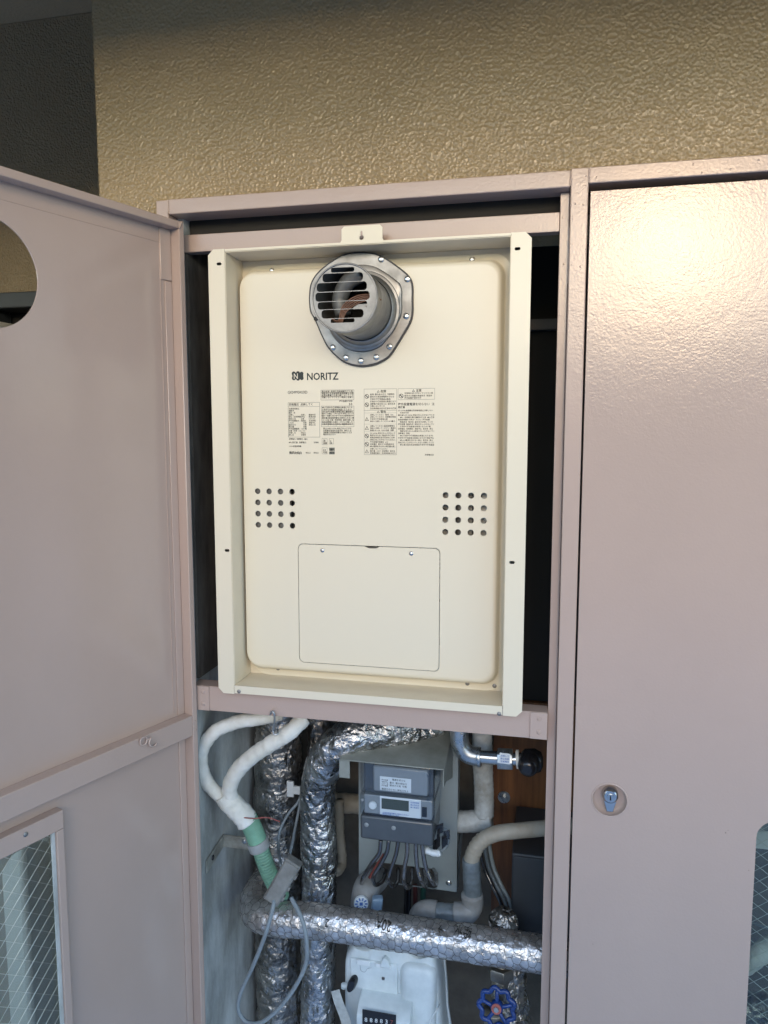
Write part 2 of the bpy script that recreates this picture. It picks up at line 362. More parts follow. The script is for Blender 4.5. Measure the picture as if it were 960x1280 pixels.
# ================================================================ metal cupboard
cab = thing('metal_cupboard', 'mauve painted metal pipe cupboard with its left door open', 'cupboard', (-.05, .0, 0))
X0, XP0, XP1 = -.635, .0225, .0475
FT, FB = 1.8755, 1.852
# frame
MB().box(-.6125, XP0-.0005, .0, .045, FB, FT).build('top_rail', 'paint', cab, bevel=.0015)
MB().box(XP1+.0005, 1.2, .0, .045, FB+.003, FT+.002).build('top_rail', 'paint', cab, bevel=.0015)
MB().box(X0, -.613, .0005, .045, .05, FT-.0005).build('post', 'paint', cab, bevel=.0015)
MB().box(XP0, XP1, -.0005, .045, .05, FT+.002).build('post', 'paint', cab, bevel=.0015)
MB().box(.0085, XP0-.0005, .022, .045, .05, FB-.0005).build('door_stop', 'paint', cab, bevel=.001)
# lumpy weld beads on the frame joints
def weld(pts, r, parent, m='paint'):
    b = MB()
    b.tube(pts, r, 8, .0012, disp=lambda p, L, a: r*.55*noise.noise(p*900)); b.build('weld_bead', m, parent, smooth=180)
weld([(-.6128, -.0003, FB+.001), (-.6128, -.0003, FT-.001)], .0013, cab)
weld([(XP0-.0002, -.0003, FB+.001), (XP0-.0002, -.0003, FT-.001)], .0009, cab)
weld([(XP1+.0002, -.0003, FB+.004), (XP1+.0002, -.0003, FT)], .0012, cab)
weld([(XP0-.0005, .0215, 1.80), (XP0-.0005, .0215, 1.72)], .001, cab)
# crossbars
MB().box(-.6, .0083, .024, .044, 1.7965, 1.8245).build('crossbar', 'paint', cab, bevel=.001)
lbz0, lbz1 = 1.0165, 1.0605
LB = MB().box(-.6, .0083, .008, .04, lbz0, lbz1).build('crossbar', 'paint', cab, bevel=.001, label='lower crossbar under the water heater, with riveted end plates')
for xa, xb in ((-.5997, -.5665), (-.0185, .0081)):
    e = MB().box(xa, xb, .0055, .0078, lbz0+.0005, lbz1-.0005).build('end_plate', 'paint', LB, bevel=.0006)
for x in (-.5775, -.0045):
    for z in (1.0285, 1.0505): fastener('rivet', (x, .0055, z), .0036, 'paint', LB)
p = U(577, 917, .008); fastener('screw', (p.x, .008, p.z), .002, 'steel', LB)

# dried paint runs and spatter on the post and rails
rs = random.Random(5); b = MB()
for i in range(46):
    k = rs.random()
    if k < .5: p = Vector((rs.choice((XP0+.001, XP1-.0015, XP0+.004, rs.uniform(XP0, XP1))), -.0006, 1.875-abs(rs.gauss(0, .12))))
    elif k < .75: p = Vector((rs.uniform(XP1, .35), -.0001, rs.uniform(FB+.006, FT-.002)))
    else: p = Vector((rs.uniform(.010, XP0-.002), .0218, 1.84-abs(rs.gauss(0, .15))))
    b.sphere(p, rs.uniform(.0005, .0012), (1, .5, rs.uniform(1, 2.2)), 8)
b.build('paint_spatter', 'paint', cab, smooth=180, kind='stuff')
# ---- right door (closed): sheet with window slot and lock recess
lk = U(762, 1000, -.001); LR = .0265
wl0 = U(943, 1075, -.001).x+.001
wz1, wz0 = .925, .30
door_out = rect(.0505, .68, .06, 1.8435)
me = plate([door_out, rrect(wl0, wl0+.076, wz0, wz1, .028, 10), circ(lk.x, lk.z, LR, 48)], .0022, at_front(-.0005), bevel=.0005)
RD = finish('door', me, 'paint_peel', cab, label='closed right door with recessed lock and wired glass slot', smooth=30)
b = MB(); b.box(.0505, .0525, .0008, .022, .06, 1.843); b.box(.0526, .68, .0008, .022, 1.8412, 1.843); b.build('edge_flange', 'paint', RD)
rs = random.Random(9); b = MB()
for px, py, q_ in ((907, 1041, .0009), (910, 1038, .0005), (838, 1036, .0004), (745, 905, .0004), (936, 1088, .0005), (738, 470, .0006), (739, 480, .0004), (726, 880, .0003), (741, 1180, .0005)):
    p = U(px, py, -.0018); b.prism([(p.x+q_*math.cos(a_+rs.random()*.5)*rs.uniform(.6, 1.2), p.z+q_*math.sin(a_)*rs.uniform(.6, 1.3)) for a_ in [2*math.pi*i/7 for i in range(7)]], 'y', -.0019, -.0014)
b.build('paint_chips', 'void', RD, kind='stuff')
# lock cup: shallow dish
rings = [(LR, -.0004), (LR*.99, .004), (LR*.93, .0085), (LR*.8, .0105), (LR*.4, .011)]
b = MB(); b.loops([[(lk.x+r*math.cos(a), y, lk.z+r*math.sin(a)) for a in [2*math.pi*i/48 for i in range(48)]] for r, y in rings], cap1=True)
b.build('lock_cup', 'paint', RD, smooth=60)
# raised lip around the cup
b = MB(); b.tube([(lk.x+LR*math.cos(a), -.0014, lk.z+LR*math.sin(a)) for a in [2*math.pi*i/48 for i in range(49)]], .0013, 8, caps=False, smooth=False); b.build('cup_lip', 'paint', RD, smooth=180)
# chrome lock: round head with a tapered paddle below
hz = lk.z+.006
b = MB(); b.lathe((lk.x+.001, .011, hz), (lk.x+.001, -.003, hz), [(0, .0125), (.6, .0125), (.85, .0115), (1, .009)], 32); b.build('lock_head', 'chrome', RD, smooth=40)
b = MB(); b.prism([(lk.x-.0095, hz-.004), (lk.x+.0115, hz-.004), (lk.x+.006, hz-.026), (lk.x-.004, hz-.026)], 'y', -.0005, .009); b.build('lock_paddle', 'chrome', RD, bevel=.0012)
b = MB(); b.cyl((lk.x+.001, -.0031, hz-.001), (lk.x+.001, -.0042, hz-.001), .0055, n=24); b.build('key_cylinder', 'steel_bright', RD, smooth=40)
b = MB(); b.prism([(lk.x+.0002, hz+.002), (lk.x+.0018, hz+.002), (lk.x+.0022, hz-.005), (lk.x-.0002, hz-.005)], 'y', -.0044, -.004); b.build('keyhole', 'void', RD)
def wired(name_parent, T, u0, u1, z0, z1, y, slope_list):
    """wires lying in the pane: families of parallel lines clipped to the pane"""
    b = MB(T)
    for (dx, dz, gap, r) in slope_list:
        d = Vector((dx, dz)).normalized(); n = Vector((-d.y, d.x)); c = Vector(((u0+u1)/2, (z0+z1)/2)); R = (z1-z0)
        k = -int(R/gap)
        while k*gap < R:
            o = c+n*(k*gap); ts = [-9, 9]; ok = True
            for q, dq, lo, hi in ((o.x, d.x, u0, u1), (o.y, d.y, z0, z1)):
                if abs(dq) < 1e-6:
                    if q < lo or q > hi: ok = False
                    continue
                a, e = sorted(((lo-q)/dq, (hi-q)/dq)); ts[0] = max(ts[0], a); ts[1] = min(ts[1], e)
            if ok and ts[0] < ts[1]:
                A = o+d*ts[0]; Bp = o+d*ts[1]; b.tube([(A.x, y, A.y), (Bp.x, y, Bp.y)], r, 5, 1., smooth=False)
            k += 1
    return b.build('wire_mesh', 'wire_light', name_parent, smooth=180, kind='stuff')
MB().box(wl0-.012, wl0+.088, .004, .008, wz0-.01, wz1+.01).build('glass_pane', 'wired_glass', RD)
wired(RD, None, wl0-.01, wl0+.086, wz0, wz1+.008, .0092, ((1, .75, .0165, .0004), (1, -.75, .0165, .0004)))
b = MB(); b.box(wl0-.016, wl0-.0125, .001, .011, wz0-.02, wz1+.02); b.box(wl0-.0124, wl0+.09, .001, .011, wz1+.0105, wz1+.02); b.build('glass_bead', 'paint', RD)

# ---- left door (open): built in its own frame u = along the door from the hinge, v = towards the room side of its inner face
TD = Matrix(((DU.x, DN.x, 0, HG.x), (DU.y, DN.y, 0, HG.y), (0, 0, 1, 0), (0, 0, 0, 1)))
TDP = lambda v: TD @ Matrix(((1,0,0,0),(0,0,1,v),(0,1,0,0),(0,0,0,1)))
PV = -.022                                        # panel plane
hu, hz_ = UD(47, 345, PV); h2 = UD(0, 275, PV); h3 = UD(0, 410, PV)
# circle through the three hole points
A = np.array([[2*hu, 2*hz_, 1], [2*h2[0], 2*h2[1], 1], [2*h3[0], 2*h3[1], 1]]); s_ = np.linalg.solve(A, [hu**2+hz_**2, h2[0]**2+h2[1]**2, h3[0]**2+h3[1]**2])
hc = (s_[0], s_[1]); hr = math.sqrt(s_[2]+s_[0]**2+s_[1]**2)
cu0 = UD(70, 1150, PV)[0]; cu1 = UD(9, 1200, PV)[0]; cz1 = UD(45, 1053, PV)[1]
me = plate([rect(.002, .61, .12, 1.8378), circ(hc[0], hc[1], hr, 64), rrect(cu0, cu1, .35, cz1, .026, 10)], .002, TDP(PV-.001))
LD = finish('door', me, 'paint_smooth', cab, label='open left door seen from inside, with round vent hole and glass slot', smooth=30)
b = MB(TD)
b.box(0.0005, .011, PV, 0, .12, 1.838); b.box(.0112, .61, PV, 0, 1.826, 1.838)
b.build('edge_frame', 'paint', LD, bevel=.0012)
MB(TD).box(.0113, .61, PV, -.0005, .976, 1.0125).build('cross_rail', 'paint', LD, bevel=.0012)
# folded hem seams of the panel
b = MB(TD); b.box(.034, .60, PV, PV+.0006, 1.8025, 1.8031); b.box(.032, .0332, PV, PV+.0010, 1.735, 1.803); b.box(.0335, .0342, PV, PV+.0012, 1.02, 1.80); b.build('hem_seam', 'paint', LD)
MB(TD).box(.0115, .034, PV+.0001, PV+.003, 1.745, 1.826).build('hinge_plate', 'paint', LD, bevel=.001)
MB(TD).box(.0115, .026, PV+.0001, PV+.0025, 1.0126, 1.744).build('edge_return', 'paint', LD, bevel=.001)
MB(TD).box(.0115, .026, PV+.0001, PV+.0025, .12, .9755).build('edge_return', 'paint', LD, bevel=.001)
weld([TD @ Vector((.011, .0004, 1.826)), TD @ Vector((.004, .0004, 1.838))], .0013, LD)
for z in (1.0, .985): fastener('rivet', TD @ Vector((.006, .0, z)), .0022, 'paint', LD, DN)
# little steel catch hook on the rail (an S lying on its side)
hk = UD(184, 926, 0)
b = MB(TD); b.tube([(hk[0]+.0095+.0068*math.cos(math.radians(a)), .003, hk[1]+.0035+.0068*math.sin(math.radians(a))) for a in range(0, 361, 20)], .0015, 8, 1, caps=False, smooth=False); b.build('catch_eye', 'paint', LD, smooth=180)
b = MB(TD); b.tube([(hk[0]+.003, .003, hk[1]+.004), (hk[0]-.002, .004, hk[1]+.003)]+[(hk[0]-.0085+.0085*math.cos(math.radians(a)), .005, hk[1]-.003+.0085*math.sin(math.radians(a))) for a in range(60, -151, -20)], .0016, 8, .002); b.build('catch_hook', 'paint', LD, smooth=180)
# window frame, pane and wires
wu0, wzt = UD(79, 1012, PV+.016)
wu1 = wu0+.135; zt_in = wzt-.0285; V1 = PV+.016
gu0 = wu0+.0115; gu1 = wu1-.0115
WF = MB(TD); WF.box(wu0, wu1, PV, V1, zt_in, wzt); WF.box(wu0, gu0, PV, V1-.0003, .33, zt_in-.0004); WF.box(gu1, wu1, PV, V1-.0003, .33, zt_in-.0004)
WF.build('window_frame', 'paint', LD, bevel=.001)
sc_ = UD(32, 1043, V1); fastener('screw', TD @ Vector((sc_[0], V1, sc_[1])), .0036, 'steel', LD, DN, .5)
MB(TD).box(gu0+.0003, gu1-.0003, PV+.0035, PV+.0075, .34, zt_in-.001).build('glass_pane', 'wired_glass', LD)
wa, wb, wc = UD(0, 1131, PV+.0088), UD(45.7, 1054.6, PV+.0088), UD(0, 1154, PV+.0088)
wd, we, wf_ = UD(6, 1071, PV+.0088), UD(69, 1087, PV+.0088), UD(6, 1092, PV+.0088)
def gp(p, q, r_): d = Vector((q[0]-p[0], q[1]-p[1])).normalized(); return (d.x, d.y, abs((r_[0]-p[0])*-d.y+(r_[1]-p[1])*d.x))
wired(LD, TD, gu0+.001, gu1-.001, .34, zt_in-.001, PV+.0088, (gp(wa, wb, wc)+(.00050,), gp(wd, we, wf_)+(.00028,)))
b = MB(TD); b.box(gu0+.0003, gu0+.0055, PV+.0078, PV+.011, .34, zt_in-.001); b.build('putty_strip', 'concrete', LD)

# ================================================================ water heater
FY = -.008
def F(x, z, Y=FY): k = (D+Y)/D; return (x*k, 1.5+(z-1.5)*k)
fx0, fzt = F(-.545, 1.7925); fx1, fzb = F(-.0312, 1.0535)
ix0, ix1 = F(-.5165, 0)[0], F(-.0610, 0)[0]
h = thing('water_heater', 'large cream wall mounted gas water heater with round vent outlet', 'water heater', (-.28, .06, 1.05))
def slot(px, py, w=.0042, hh=.0023):
    p = U(px, py, FY); return rrect(p.x-w, p.x+w, p.z-hh, p.z+hh, hh*.9, 4)
c = .009
out = [(ix0, fzt), (fx0+c, fzt), (fx0, fzt-c), (fx0, fzb+c), (fx0+c, fzb), (ix0, fzb)]
CS = finish('case', plate([out, slot(274, 330), slot(284, 688)], .0014, at_front(FY)), 'cream', h, label='mounting case: deep tray with side flanges', smooth=30)
out = [(fx1-c, fzt), (ix1, fzt), (ix1, fzb), (fx1-c, fzb), (fx1, fzb+c), (fx1, fzt-c)]
finish('side_flange', plate([out, slot(647, 311), slot(640, 703)], .0014, at_front(FY)), 'cream', h, smooth=30)
# top lip with hanging tab and keyhole, bottom lip
t0, t1, tz = U(427, 283, FY).x, U(478, 280, FY).x, U(452, 282, FY).z
lipz = fzt-.004
kx = U(452, 294, FY)
key = [(kx.x+.0036*math.cos(math.radians(a)), kx.z-.0035+.0036*math.sin(math.radians(a))) for a in range(120, 421, 20)]+[(kx.x+.0017, kx.z+.005), (kx.x+.0008, kx.z+.0062), (kx.x-.0008, kx.z+.0062), (kx.x-.0017, kx.z+.005)]
out = [(ix1-.0006, fzt-.0005), (t1+.002, fzt-.0005), (t1, fzt+.003), (t1, tz-.004), (t1-.004, tz), (t0+.004, tz), (t0, tz-.004), (t0, fzt+.003), (t0-.002, fzt-.0005), (ix0+.0006, fzt-.0005), (ix0+.0006, lipz), (ix1-.0006, lipz)]
finish('top_lip', plate([out, key], .0014, at_front(FY)), 'cream', h, smooth=30)
bz = F(0, 1.0685)[1]
finish('bottom_lip', plate([rect(ix0+.0008, ix1-.0008, fzb+.0015, bz)], .0014, at_front(FY-.0003)), 'cream', h)
# tray walls and back
TY = .062; th = .0012; a = FY+.0009
MB().box(ix0, ix0+th, a, TY, bz, lipz).build('tray_side', 'cream_dusty', h); MB().box(ix1-th, ix1, a, TY, bz, lipz).build('tray_side', 'cream_dusty', h)
MB().box(ix0+th+.0002, ix1-th-.0002, a, TY, lipz-th, lipz-.0001).build('tray_top', 'cream_dusty', h)
MB().box(ix0+th+.0002, ix1-th-.0002, a, TY, bz-th, bz-.0001).build('tray_floor', 'cream_dusty', h)
PY = .036                                           # front plane of the raised cover
pxl, pxr = U(303, 600, PY).x, U(633, 600, PY).x; pzt, pzb = U(470, 329, PY).z, U(470, 848, PY).z
BY = TY-.006
PR = .030
back = plate([rect(ix0+th+.0003, ix1-th-.0003, bz+.0002, lipz-th-.0003), rrect(pxl+.01, pxr-.01, pzb+.01, pzt-.014, PR, 8)], .0012, at_front(TY-.0008))
finish('tray_back', back, 'cream_dusty', h)
# small folded corner reinforcements in the tray
for px, py in ((290, 322), (625, 303)):
    p = U(px, py, FY+.012)
# raised front cover: skirt with rolled edge
fl = (U(304.5, 600, PY).x, U(617, 600, PY).x, U(470, 840, PY).z, U(590, 331, PY).z)      # flat face
ou = (ix0+.006, U(635.5, 600, TY).x, U(470, 852, TY).z, U(590, 319, TY).z)                # outer edge of its fixing lip
rng_ = []
for t_, y in ((0, TY-.0014), (0, TY-.0032), (.40, TY-.0036), (.47, TY-.0046), (.52, TY-.008), (.60, PY+.0095), (.68, PY+.0045), (.78, PY+.0016), (.9, PY+.0003), (1, PY)):
    q_ = [o_i+(f_i-o_i)*t_ for o_i, f_i in zip(ou, fl)]
    rng_.append([(x, y, z) for x, z in rrect(q_[0], q_[1], q_[2], q_[3], .030-.008*t_, 10)])
cx0, cx1 = U(374, 760, PY).x, U(549, 760, PY).x; cz1_, cz0_ = U(461, 683, PY).z, U(461, 833, PY).z
gap = .0010
vl = U(322, 614, PY); vl4 = U(365, 614, PY); vlb = U(322, 656, PY); vr = U(557, 619, PY); vr4 = U(605, 619, PY); vrb = U(557, 665, PY)
holes = []
for A_, B_, Cc in ((vl, vl4, vlb), (vr, vr4, vrb)):
    for i in range(4):
        for j in range(4): holes.append(circ(A_.x+(B_.x-A_.x)*i/3, A_.z+(Cc.z-A_.z)*j/3, .0050, 18))
inner = [(x, z) for x, y, z in rng_[-1]]
vcen = (-.294, 1.693)
FP = finish('front_cover', plate([inner, rrect(cx0-gap, cx1+gap, cz0_-gap, cz1_+gap, .009, 6), circ(vcen[0], vcen[1], .056, 48)]+holes, .0018, at_front(PY+.0009)), 'cream', h, label='raised front cover with two grids of round vent holes', smooth=30)
MB().loops(rng_).build('cover_edge', 'cream', FP, smooth=60)
ncx = (cx0+cx1)/2+.008
sc = rrect(cx0, cx1, cz0_, cz1_, .0085, 6)
# notch in the top edge: insert points between the top corners
i_ = 7; sc = sc[:i_]+[(ncx+.013, cz1_), (ncx+.006, cz1_-.0032), (ncx-.006, cz1_-.0032), (ncx-.013, cz1_)]+sc[i_:]
SCV = finish('service_cover', plate([sc], .0010, at_front(PY+.0003)), 'cream', h, smooth=30)
for q in ((403, 688), (514, 692)):
    p = U(*q, PY); fastener('screw', (p.x, PY-.0002, p.z), .0036, 'steel_bright', SCV, spin=random.random())
for q in ((339, 338), (590, 324)):
    p = U(*q, BY); fastener('screw', (p.x, TY-.0036, p.z), .0044, 'steel_bright', h, spin=random.random())
for q in ((347, 836), (323, 832), (584, 855), (618, 858)):
    p = U(*q, BY); fastener('screw', (p.x, TY-.0036, p.z), .0036, 'steel', h, spin=random.random())
for q in ((299, 864), (624, 892)):
    p = U(*q, FY); fastener('screw', (p.x, FY-.001, p.z), .0034, 'steel', h, spin=random.random())
for q in ((314, 846), (300, 850), (632, 868)):
    p = U(*q, .04); 
# sheet body behind: dark box to close the view through holes
MB().box(pxl-.004, pxr+.0, PY+.03, PY+.034, pzb-.004, pzt+.0).build('inner_chassis', 'void', h)
MB().box(vl.x-.012, vl4.x-.004, PY+.006, PY+.007, vlb.z-.014, vl.z+.02).build('baffle_plate', 'heater_inside', h)
b = MB(); b.cyl((vr.x+.024, PY+.018, vrb.z-.03), (vr.x+.024, PY+.018, vr.z+.03), .009); b.cyl((vr.x+.045, PY+.02, vrb.z-.03), (vr.x+.045, PY+.02, vr.z+.03), .004)
b.build('inner_pipe', 'heater_inside', h, smooth=40)
MB().box(ix0-.01, ix1+.004, TY+.0005, .27, fzb+.01, fzt-.012).build('body', 'galv', h)

# vent outlet
vx, vz = vcen
pts4 = [(440, 98), (490, 101), (530, 110), (575, 133), (620, 163), (665, 198), (693, 228), (705, 270), (705, 340), (705, 400), (692, 455), (650, 528), (602, 605), (575, 634), (535, 657), (495, 669), (450, 674), (400, 668), (350, 648), (305, 610), (272, 570), (242, 510), (212, 440), (190, 400), (184, 360), (184, 310), (190, 262), (212, 218), (250, 178), (295, 145), (345, 115), (395, 101)]
vo = thing('vent_outlet', 'round grey steel exhaust outlet with slotted grille on the heater', 'vent', (vx, PY, vz))
VO = [U(340+x/4, 290+z/4, PY-.006) for x, z in pts4]; VO = [(p.x, p.z) for p in VO]
vcx = sum(p[0] for p in VO)/len(VO); vcz = sum(p[1] for p in VO)/len(VO)
def smooth_loop(P, k):
    out = []
    n = len(P)
    for i in range(n):
        p0, p1, p2, p3 = [np.array(P[(i+j) % n]) for j in (-1, 0, 1, 2)]
        for t in np.linspace(0, 1, k, endpoint=False):
            out.append(tuple(.5*((2*p1)+(p2-p0)*t+(2*p0-5*p1+4*p2-p3)*t*t+(3*p1-p0-3*p2+p3)*t**3)))
    return out
VO = smooth_loop(VO, 3)
def scl(P, k, kz=None): return [(vcx+(x-vcx)*k, vcz+(z-vcz)*(kz or k)) for x, z in P]
finish('gasket', plate([scl(VO, 1.0), circ(vx, vz, .055, 40)], .004, at_front(PY-.0023)), 'rubber', vo, smooth=30)
finish('flange_plate', plate([scl(VO, .972), circ(vx, vz, .055, 40)], .0016, at_front(PY-.0052), bevel=.0004), 'steel', vo, smooth=30)
# pressed raised area on the flange: polygon loops blending to the pipe
def inset(P, s, y): return [(x, y, z) for x, z in scl(P, s, s)]
N_ = len(VO)
def circ_like(cx_, cz_, r, y):
    out = []
    for x, z in VO:
        a_ = math.atan2(z-vcz, x-vcx); out.append((cx_+r*math.cos(a_), y, cz_+r*math.sin(a_)))
    return out
P0 = PY-.006
R1 = [[(x, P0, z) for x, z in scl(VO, .80, .76)], [(x, P0-.0035, z) for x, z in scl(VO, .785, .745)], [(x, P0-.0045, z) for x, z in scl(VO, .76, .72)], circ_like(vx, vz, .0605, P0-.005), circ_like(vx, vz, .0595, P0-.0065), circ_like(vx, vz, .056, P0-.0075), circ_like(vx, vz, .054, P0-.012), circ_like(vx, vz, .0515, P0-.0155), circ_like(vx, vz, .0500, P0-.0165)]
MB().loops(R1).build('pressed_collar', 'steel', vo, smooth=40)
GY = -.083; gr = .0485
b = MB(); b.lathe((vx, P0-.010, vz), (vx, GY, vz), [(0, gr), (.70, gr), (.72, gr+.0012), (.75, gr+.0012), (.77, gr), (1, gr-.0002)], 56, caps=False)
b.build('pipe', 'steel', vo, smooth=40)
b = MB(); b.lathe((vx, P0+.02, vz), (vx, GY+.003, vz), [(0, gr-.0015), (1, gr-.0015)], 56, caps=False); b.build('pipe_lining', 'heater_inside', vo, smooth=180)
b = MB(); b.tube([(vx+(gr+.0002)*math.cos(t), GY-.0005, vz+(gr+.0002)*math.sin(t)) for t in [2*math.pi*i/56 for i in range(57)]], .0013, 8, caps=False, smooth=False); b.build('rolled_rim', 'steel', vo, smooth=180)
gl = [circ(vx, vz, gr-.0012, 56)]
for ya, yb, xa, xb in ((178, 200, 288, 412), (206, 247, 245, 455), (252, 294, 224, 474), (300, 343, 217, 488), (348, 383, 228, 476), (388, 429, 247, 457), (434, 452, 293, 412)):
    zt_, zb2 = U(340+350/4, 290+ya/4, GY).z+.0003, U(340+350/4, 290+yb/4, GY).z-.0003; c0, c1 = U(340+xa/4, 368, GY).x, U(340+xb/4, 368, GY).x; hh = (zt_-zb2)/2
    dzm = max(abs(zt_-vz), abs(zb2-vz)); lim = math.sqrt(max(1e-6, (gr-.0026)**2-(dzm-hh*.6)**2)); c0 = max(c0, vx-lim); c1 = min(c1, vx+lim)
    gl.append(rrect(c0, c1, zb2, zt_, hh*.75, 6))
finish('grille', plate(gl, .0005, at_front(GY+.0003)), 'steel_dark', vo, smooth=30)
# inside the pipe: elbow, cable bundle, dark depth
b = MB(); b.tube([(vx+.02, GY+.025, vz+.038), (vx-.002, GY+.028, vz+.028), (vx-.016, GY+.032, vz+.004), (vx-.010, GY+.03, vz-.02)], .012, 16, .003, caps=True); b.build('inner_duct', 'heater_inside', vo, smooth=180)
b = MB()
for k in range(5):
    o_ = Vector((.0016*k, .002*k, -.0017*k))
    b.tube([Vector((vx+.044, GY+.012, vz+.006))+o_, Vector((vx+.015, GY+.011, vz+.004))+o_, Vector((vx-.006, GY+.011, vz-.010))+o_*.8, Vector((vx-.013, GY+.013, vz-.030))+o_*.5, Vector((vx-.024, GY+.014, vz-.026))+o_], .0011, 8, .002)
b.build('lead_wires', 'copper', vo, smooth=180)
b = MB(); b.box(vx+.008, vx+.034, GY+.02, GY+.022, vz-.013, vz-.006); b.cyl((vx+.024, GY+.016, vz-.011), (vx+.024, GY+.022, vz-.011), .004); b.build('inner_clip', 'steel', vo, smooth=40)
MB().cyl((vx, P0+.014, vz), (vx, P0+.016, vz), gr+.003, n=32).build('flue_baffle', 'void', vo)
for q in ((546, 137), (677, 236), (671, 421), (587, 573), (521, 626), (444, 645), (369, 629), (304, 578)):
    p = U(340+q[0]/4, 290+q[1]/4, P0); fastener('rivet', (p.x, P0, p.z), .0050, 'steel_bright', vo)
p = U(340+220/4, 290+434/4, P0); fastener('rivet', (p.x, P0, p.z), .0038, 'rubber', vo, name='bolt')

# ---- printing on the front cover
PZ = PY-.0002
def printed(name, me, m, parent=FP, lab=None): return finish(name, me, m, parent, lab)
def FT_(px, py, Y=None):
    p = U(px, py, PZ if Y is None else Y); return Matrix.Translation(p) @ FRONT
k = (D+PZ)/FPX/look.dot(Vector((0,1,0)))*1.0
pxm = (U(501, 520, PZ)-U(500, 520, PZ)).length     # metres per photo pixel here
def inkplate(px, py, r): p = U(px, py, PZ); return p.x, p.z, r
b = []
lg = [MB()]
LGm = MB()
for (px, py, r) in ((367.2, 467.0, 2.7), (372.4, 466.6, 2.6), (377.0, 467.2, 2.5), (367.4, 472.6, 2.7), (372.6, 473.2, 2.6), (377.2, 472.6, 2.5), (372.2, 469.8, 4.3), (376.2, 469.9, 3.2), (368.4, 469.8, 3.2)):
    x, z, _ = inkplate(px, py, r); LGm.cyl((x, PZ-.0001*len(LGm.bm.verts)/1e4, z), (x, PZ-.00012-.000002*len(LGm.bm.verts)/40, z), r*pxm, n=20)
LGm.build('logo_badge', 'ink', FP, smooth=30)
printed('logo_letter', lettering('N', 9.6*pxm, FT_(366.8, 473.6, PZ-.0006), sx=.85, offset=.0001), 'cream')
T_ = FT_(383.2, 475.0) @ Matrix.Rotation(math.radians(0), 4, 'Z')
printed('logo_lettering', lettering('NORITZ', 12.4*pxm, T_, sx=.90, offset=.00034), 'ink')

INK = MB(); INKS = MB()
def stroke(b, x0, x1, z0, z1, y=None):
    y = PZ-.00005 if y is None else y; v = [b.bm.verts.new(p) for p in ((x0, y, z0), (x1, y, z0), (x1, y, z1), (x0, y, z1))]; b.bm.faces.new(v)
PHR = ['型式名', '都市ガス用', '定格電圧', '交流単相', '消費電力', '製造年月', '給湯', '最大', '燃焼量', '屋外設置', '給水圧力', '注意', '排気口をふさがないでください', '可燃物を近づけないでください', '換気に注意してください', '分解しないでください', '使用中や使用直後は高温になります', '点検してください', '凍結予防', '取扱説明書をお読みください', '禁止', '電源を切らない', '100V', '50/60Hz', '13A', 'kW', 'MPa']
_gl = {}
def glyph(ch):
    if ch not in _gl:
        me_ = lettering(ch, 1.0, Matrix.Identity(4), ext=0, offset=.012); me_.calc_loop_triangles()
        _gl[ch] = ([tuple(v.co) for v in me_.vertices], [tuple(p.vertices) for p in me_.polygons]); bpy.data.meshes.remove(me_)
    return _gl[ch]
def line_of_print(b, px0, px1, py, hpx, dens=.8, Y=None, gaps=.08):
    """a line of fine print, far below reading size in the photo"""
    p0 = U(px0, py, Y or PZ); p1 = U(px1, py, Y or PZ); sz = hpx*pxm*1.12; x = p0.x; y = (Y or PZ)-.00006
    txt = ''
    while x < p1.x-sz*.8:
        if not txt: txt = random.choice(PHR)+(' ' if random.random() < gaps*4 else '')
        ch, txt = txt[0], txt[1:]
        w = sz*(.62 if ord(ch) < 256 else 1.0)
        if ch != ' ':
            vs, fs = glyph(ch); V = [b.bm.verts.new((x+vx_*sz, y, p0.z-sz*.38+vy_*sz)) for vx_, vy_, _ in vs]
            for f_ in fs:
                try: b.bm.faces.new([V[i_] for i_ in f_])
                except ValueError: pass
        x += w
def frame_px(b, x0, x1, y0, y1, t=.00035, Y=None):
    Y = Y or PZ; a = U(x0, y0, Y); c = U(x1, y0, Y); d = U(x0, y1, Y); xa, xb, za, zb = a.x, c.x, U((x0+x1)/2, y0, Y).z, U((x0+x1)/2, y1, Y).z; y = Y-.00009
    stroke(b, xa, xb, za-t, za, y); stroke(b, xa, xb, zb, zb+t, y); stroke(b, xa, xa+t, zb, za, y); stroke(b, xb-t, xb, zb, za, y)
def hline(b, x0, x1, y, t=.0003, Y=None):
    Y = Y or PZ; xa, xb = U(x0, y, Y).x, U(x1, y, Y).x; z = U((x0+x1)/2, y, Y).z; stroke(b, xa, xb, z-t/2, z+t/2, Y-.00009)
printed('model_lettering', lettering('GX2499SAUXD', 5.0*pxm, FT_(359.5, 492.2), sx=.78), 'ink')
frame_px(INK, 360, 399.5, 503, 546.5); hline(INK, 360, 399.5, 508.3)
line_of_print(INK, 361, 391, 505.6, 3.0, 1)
yy = 511
for i in range(14):
    line_of_print(INK, 361, 361+random.choice((8, 10, 13)), yy, 2.1, 1)
    if i > 2: line_of_print(INK, 373+random.choice((0, 3, 6)), 383, yy, 2.0, .9)
    if 2 < i < 9: line_of_print(INK, 386, 395, yy, 2.0, .9)
    yy += 2.5
line_of_print(INK, 361, 385, 548.8, 2, 1); line_of_print(INK, 361, 384, 553, 2.2, 1); line_of_print(INK, 392, 399, 553, 2, .9); line_of_print(INK, 361, 377, 557.8, 2, .8)
line_of_print(INK, 361.5, 379, 566.3, 3.2, 1, gaps=0); line_of_print(INK, 361.5, 379, 565.6, 3.0, 1, gaps=0); line_of_print(INK, 382, 389, 566, 2, .8); line_of_print(INK, 392, 399, 566, 2, .9)
frame_px(INK, 401, 442.5, 487.3, 500)
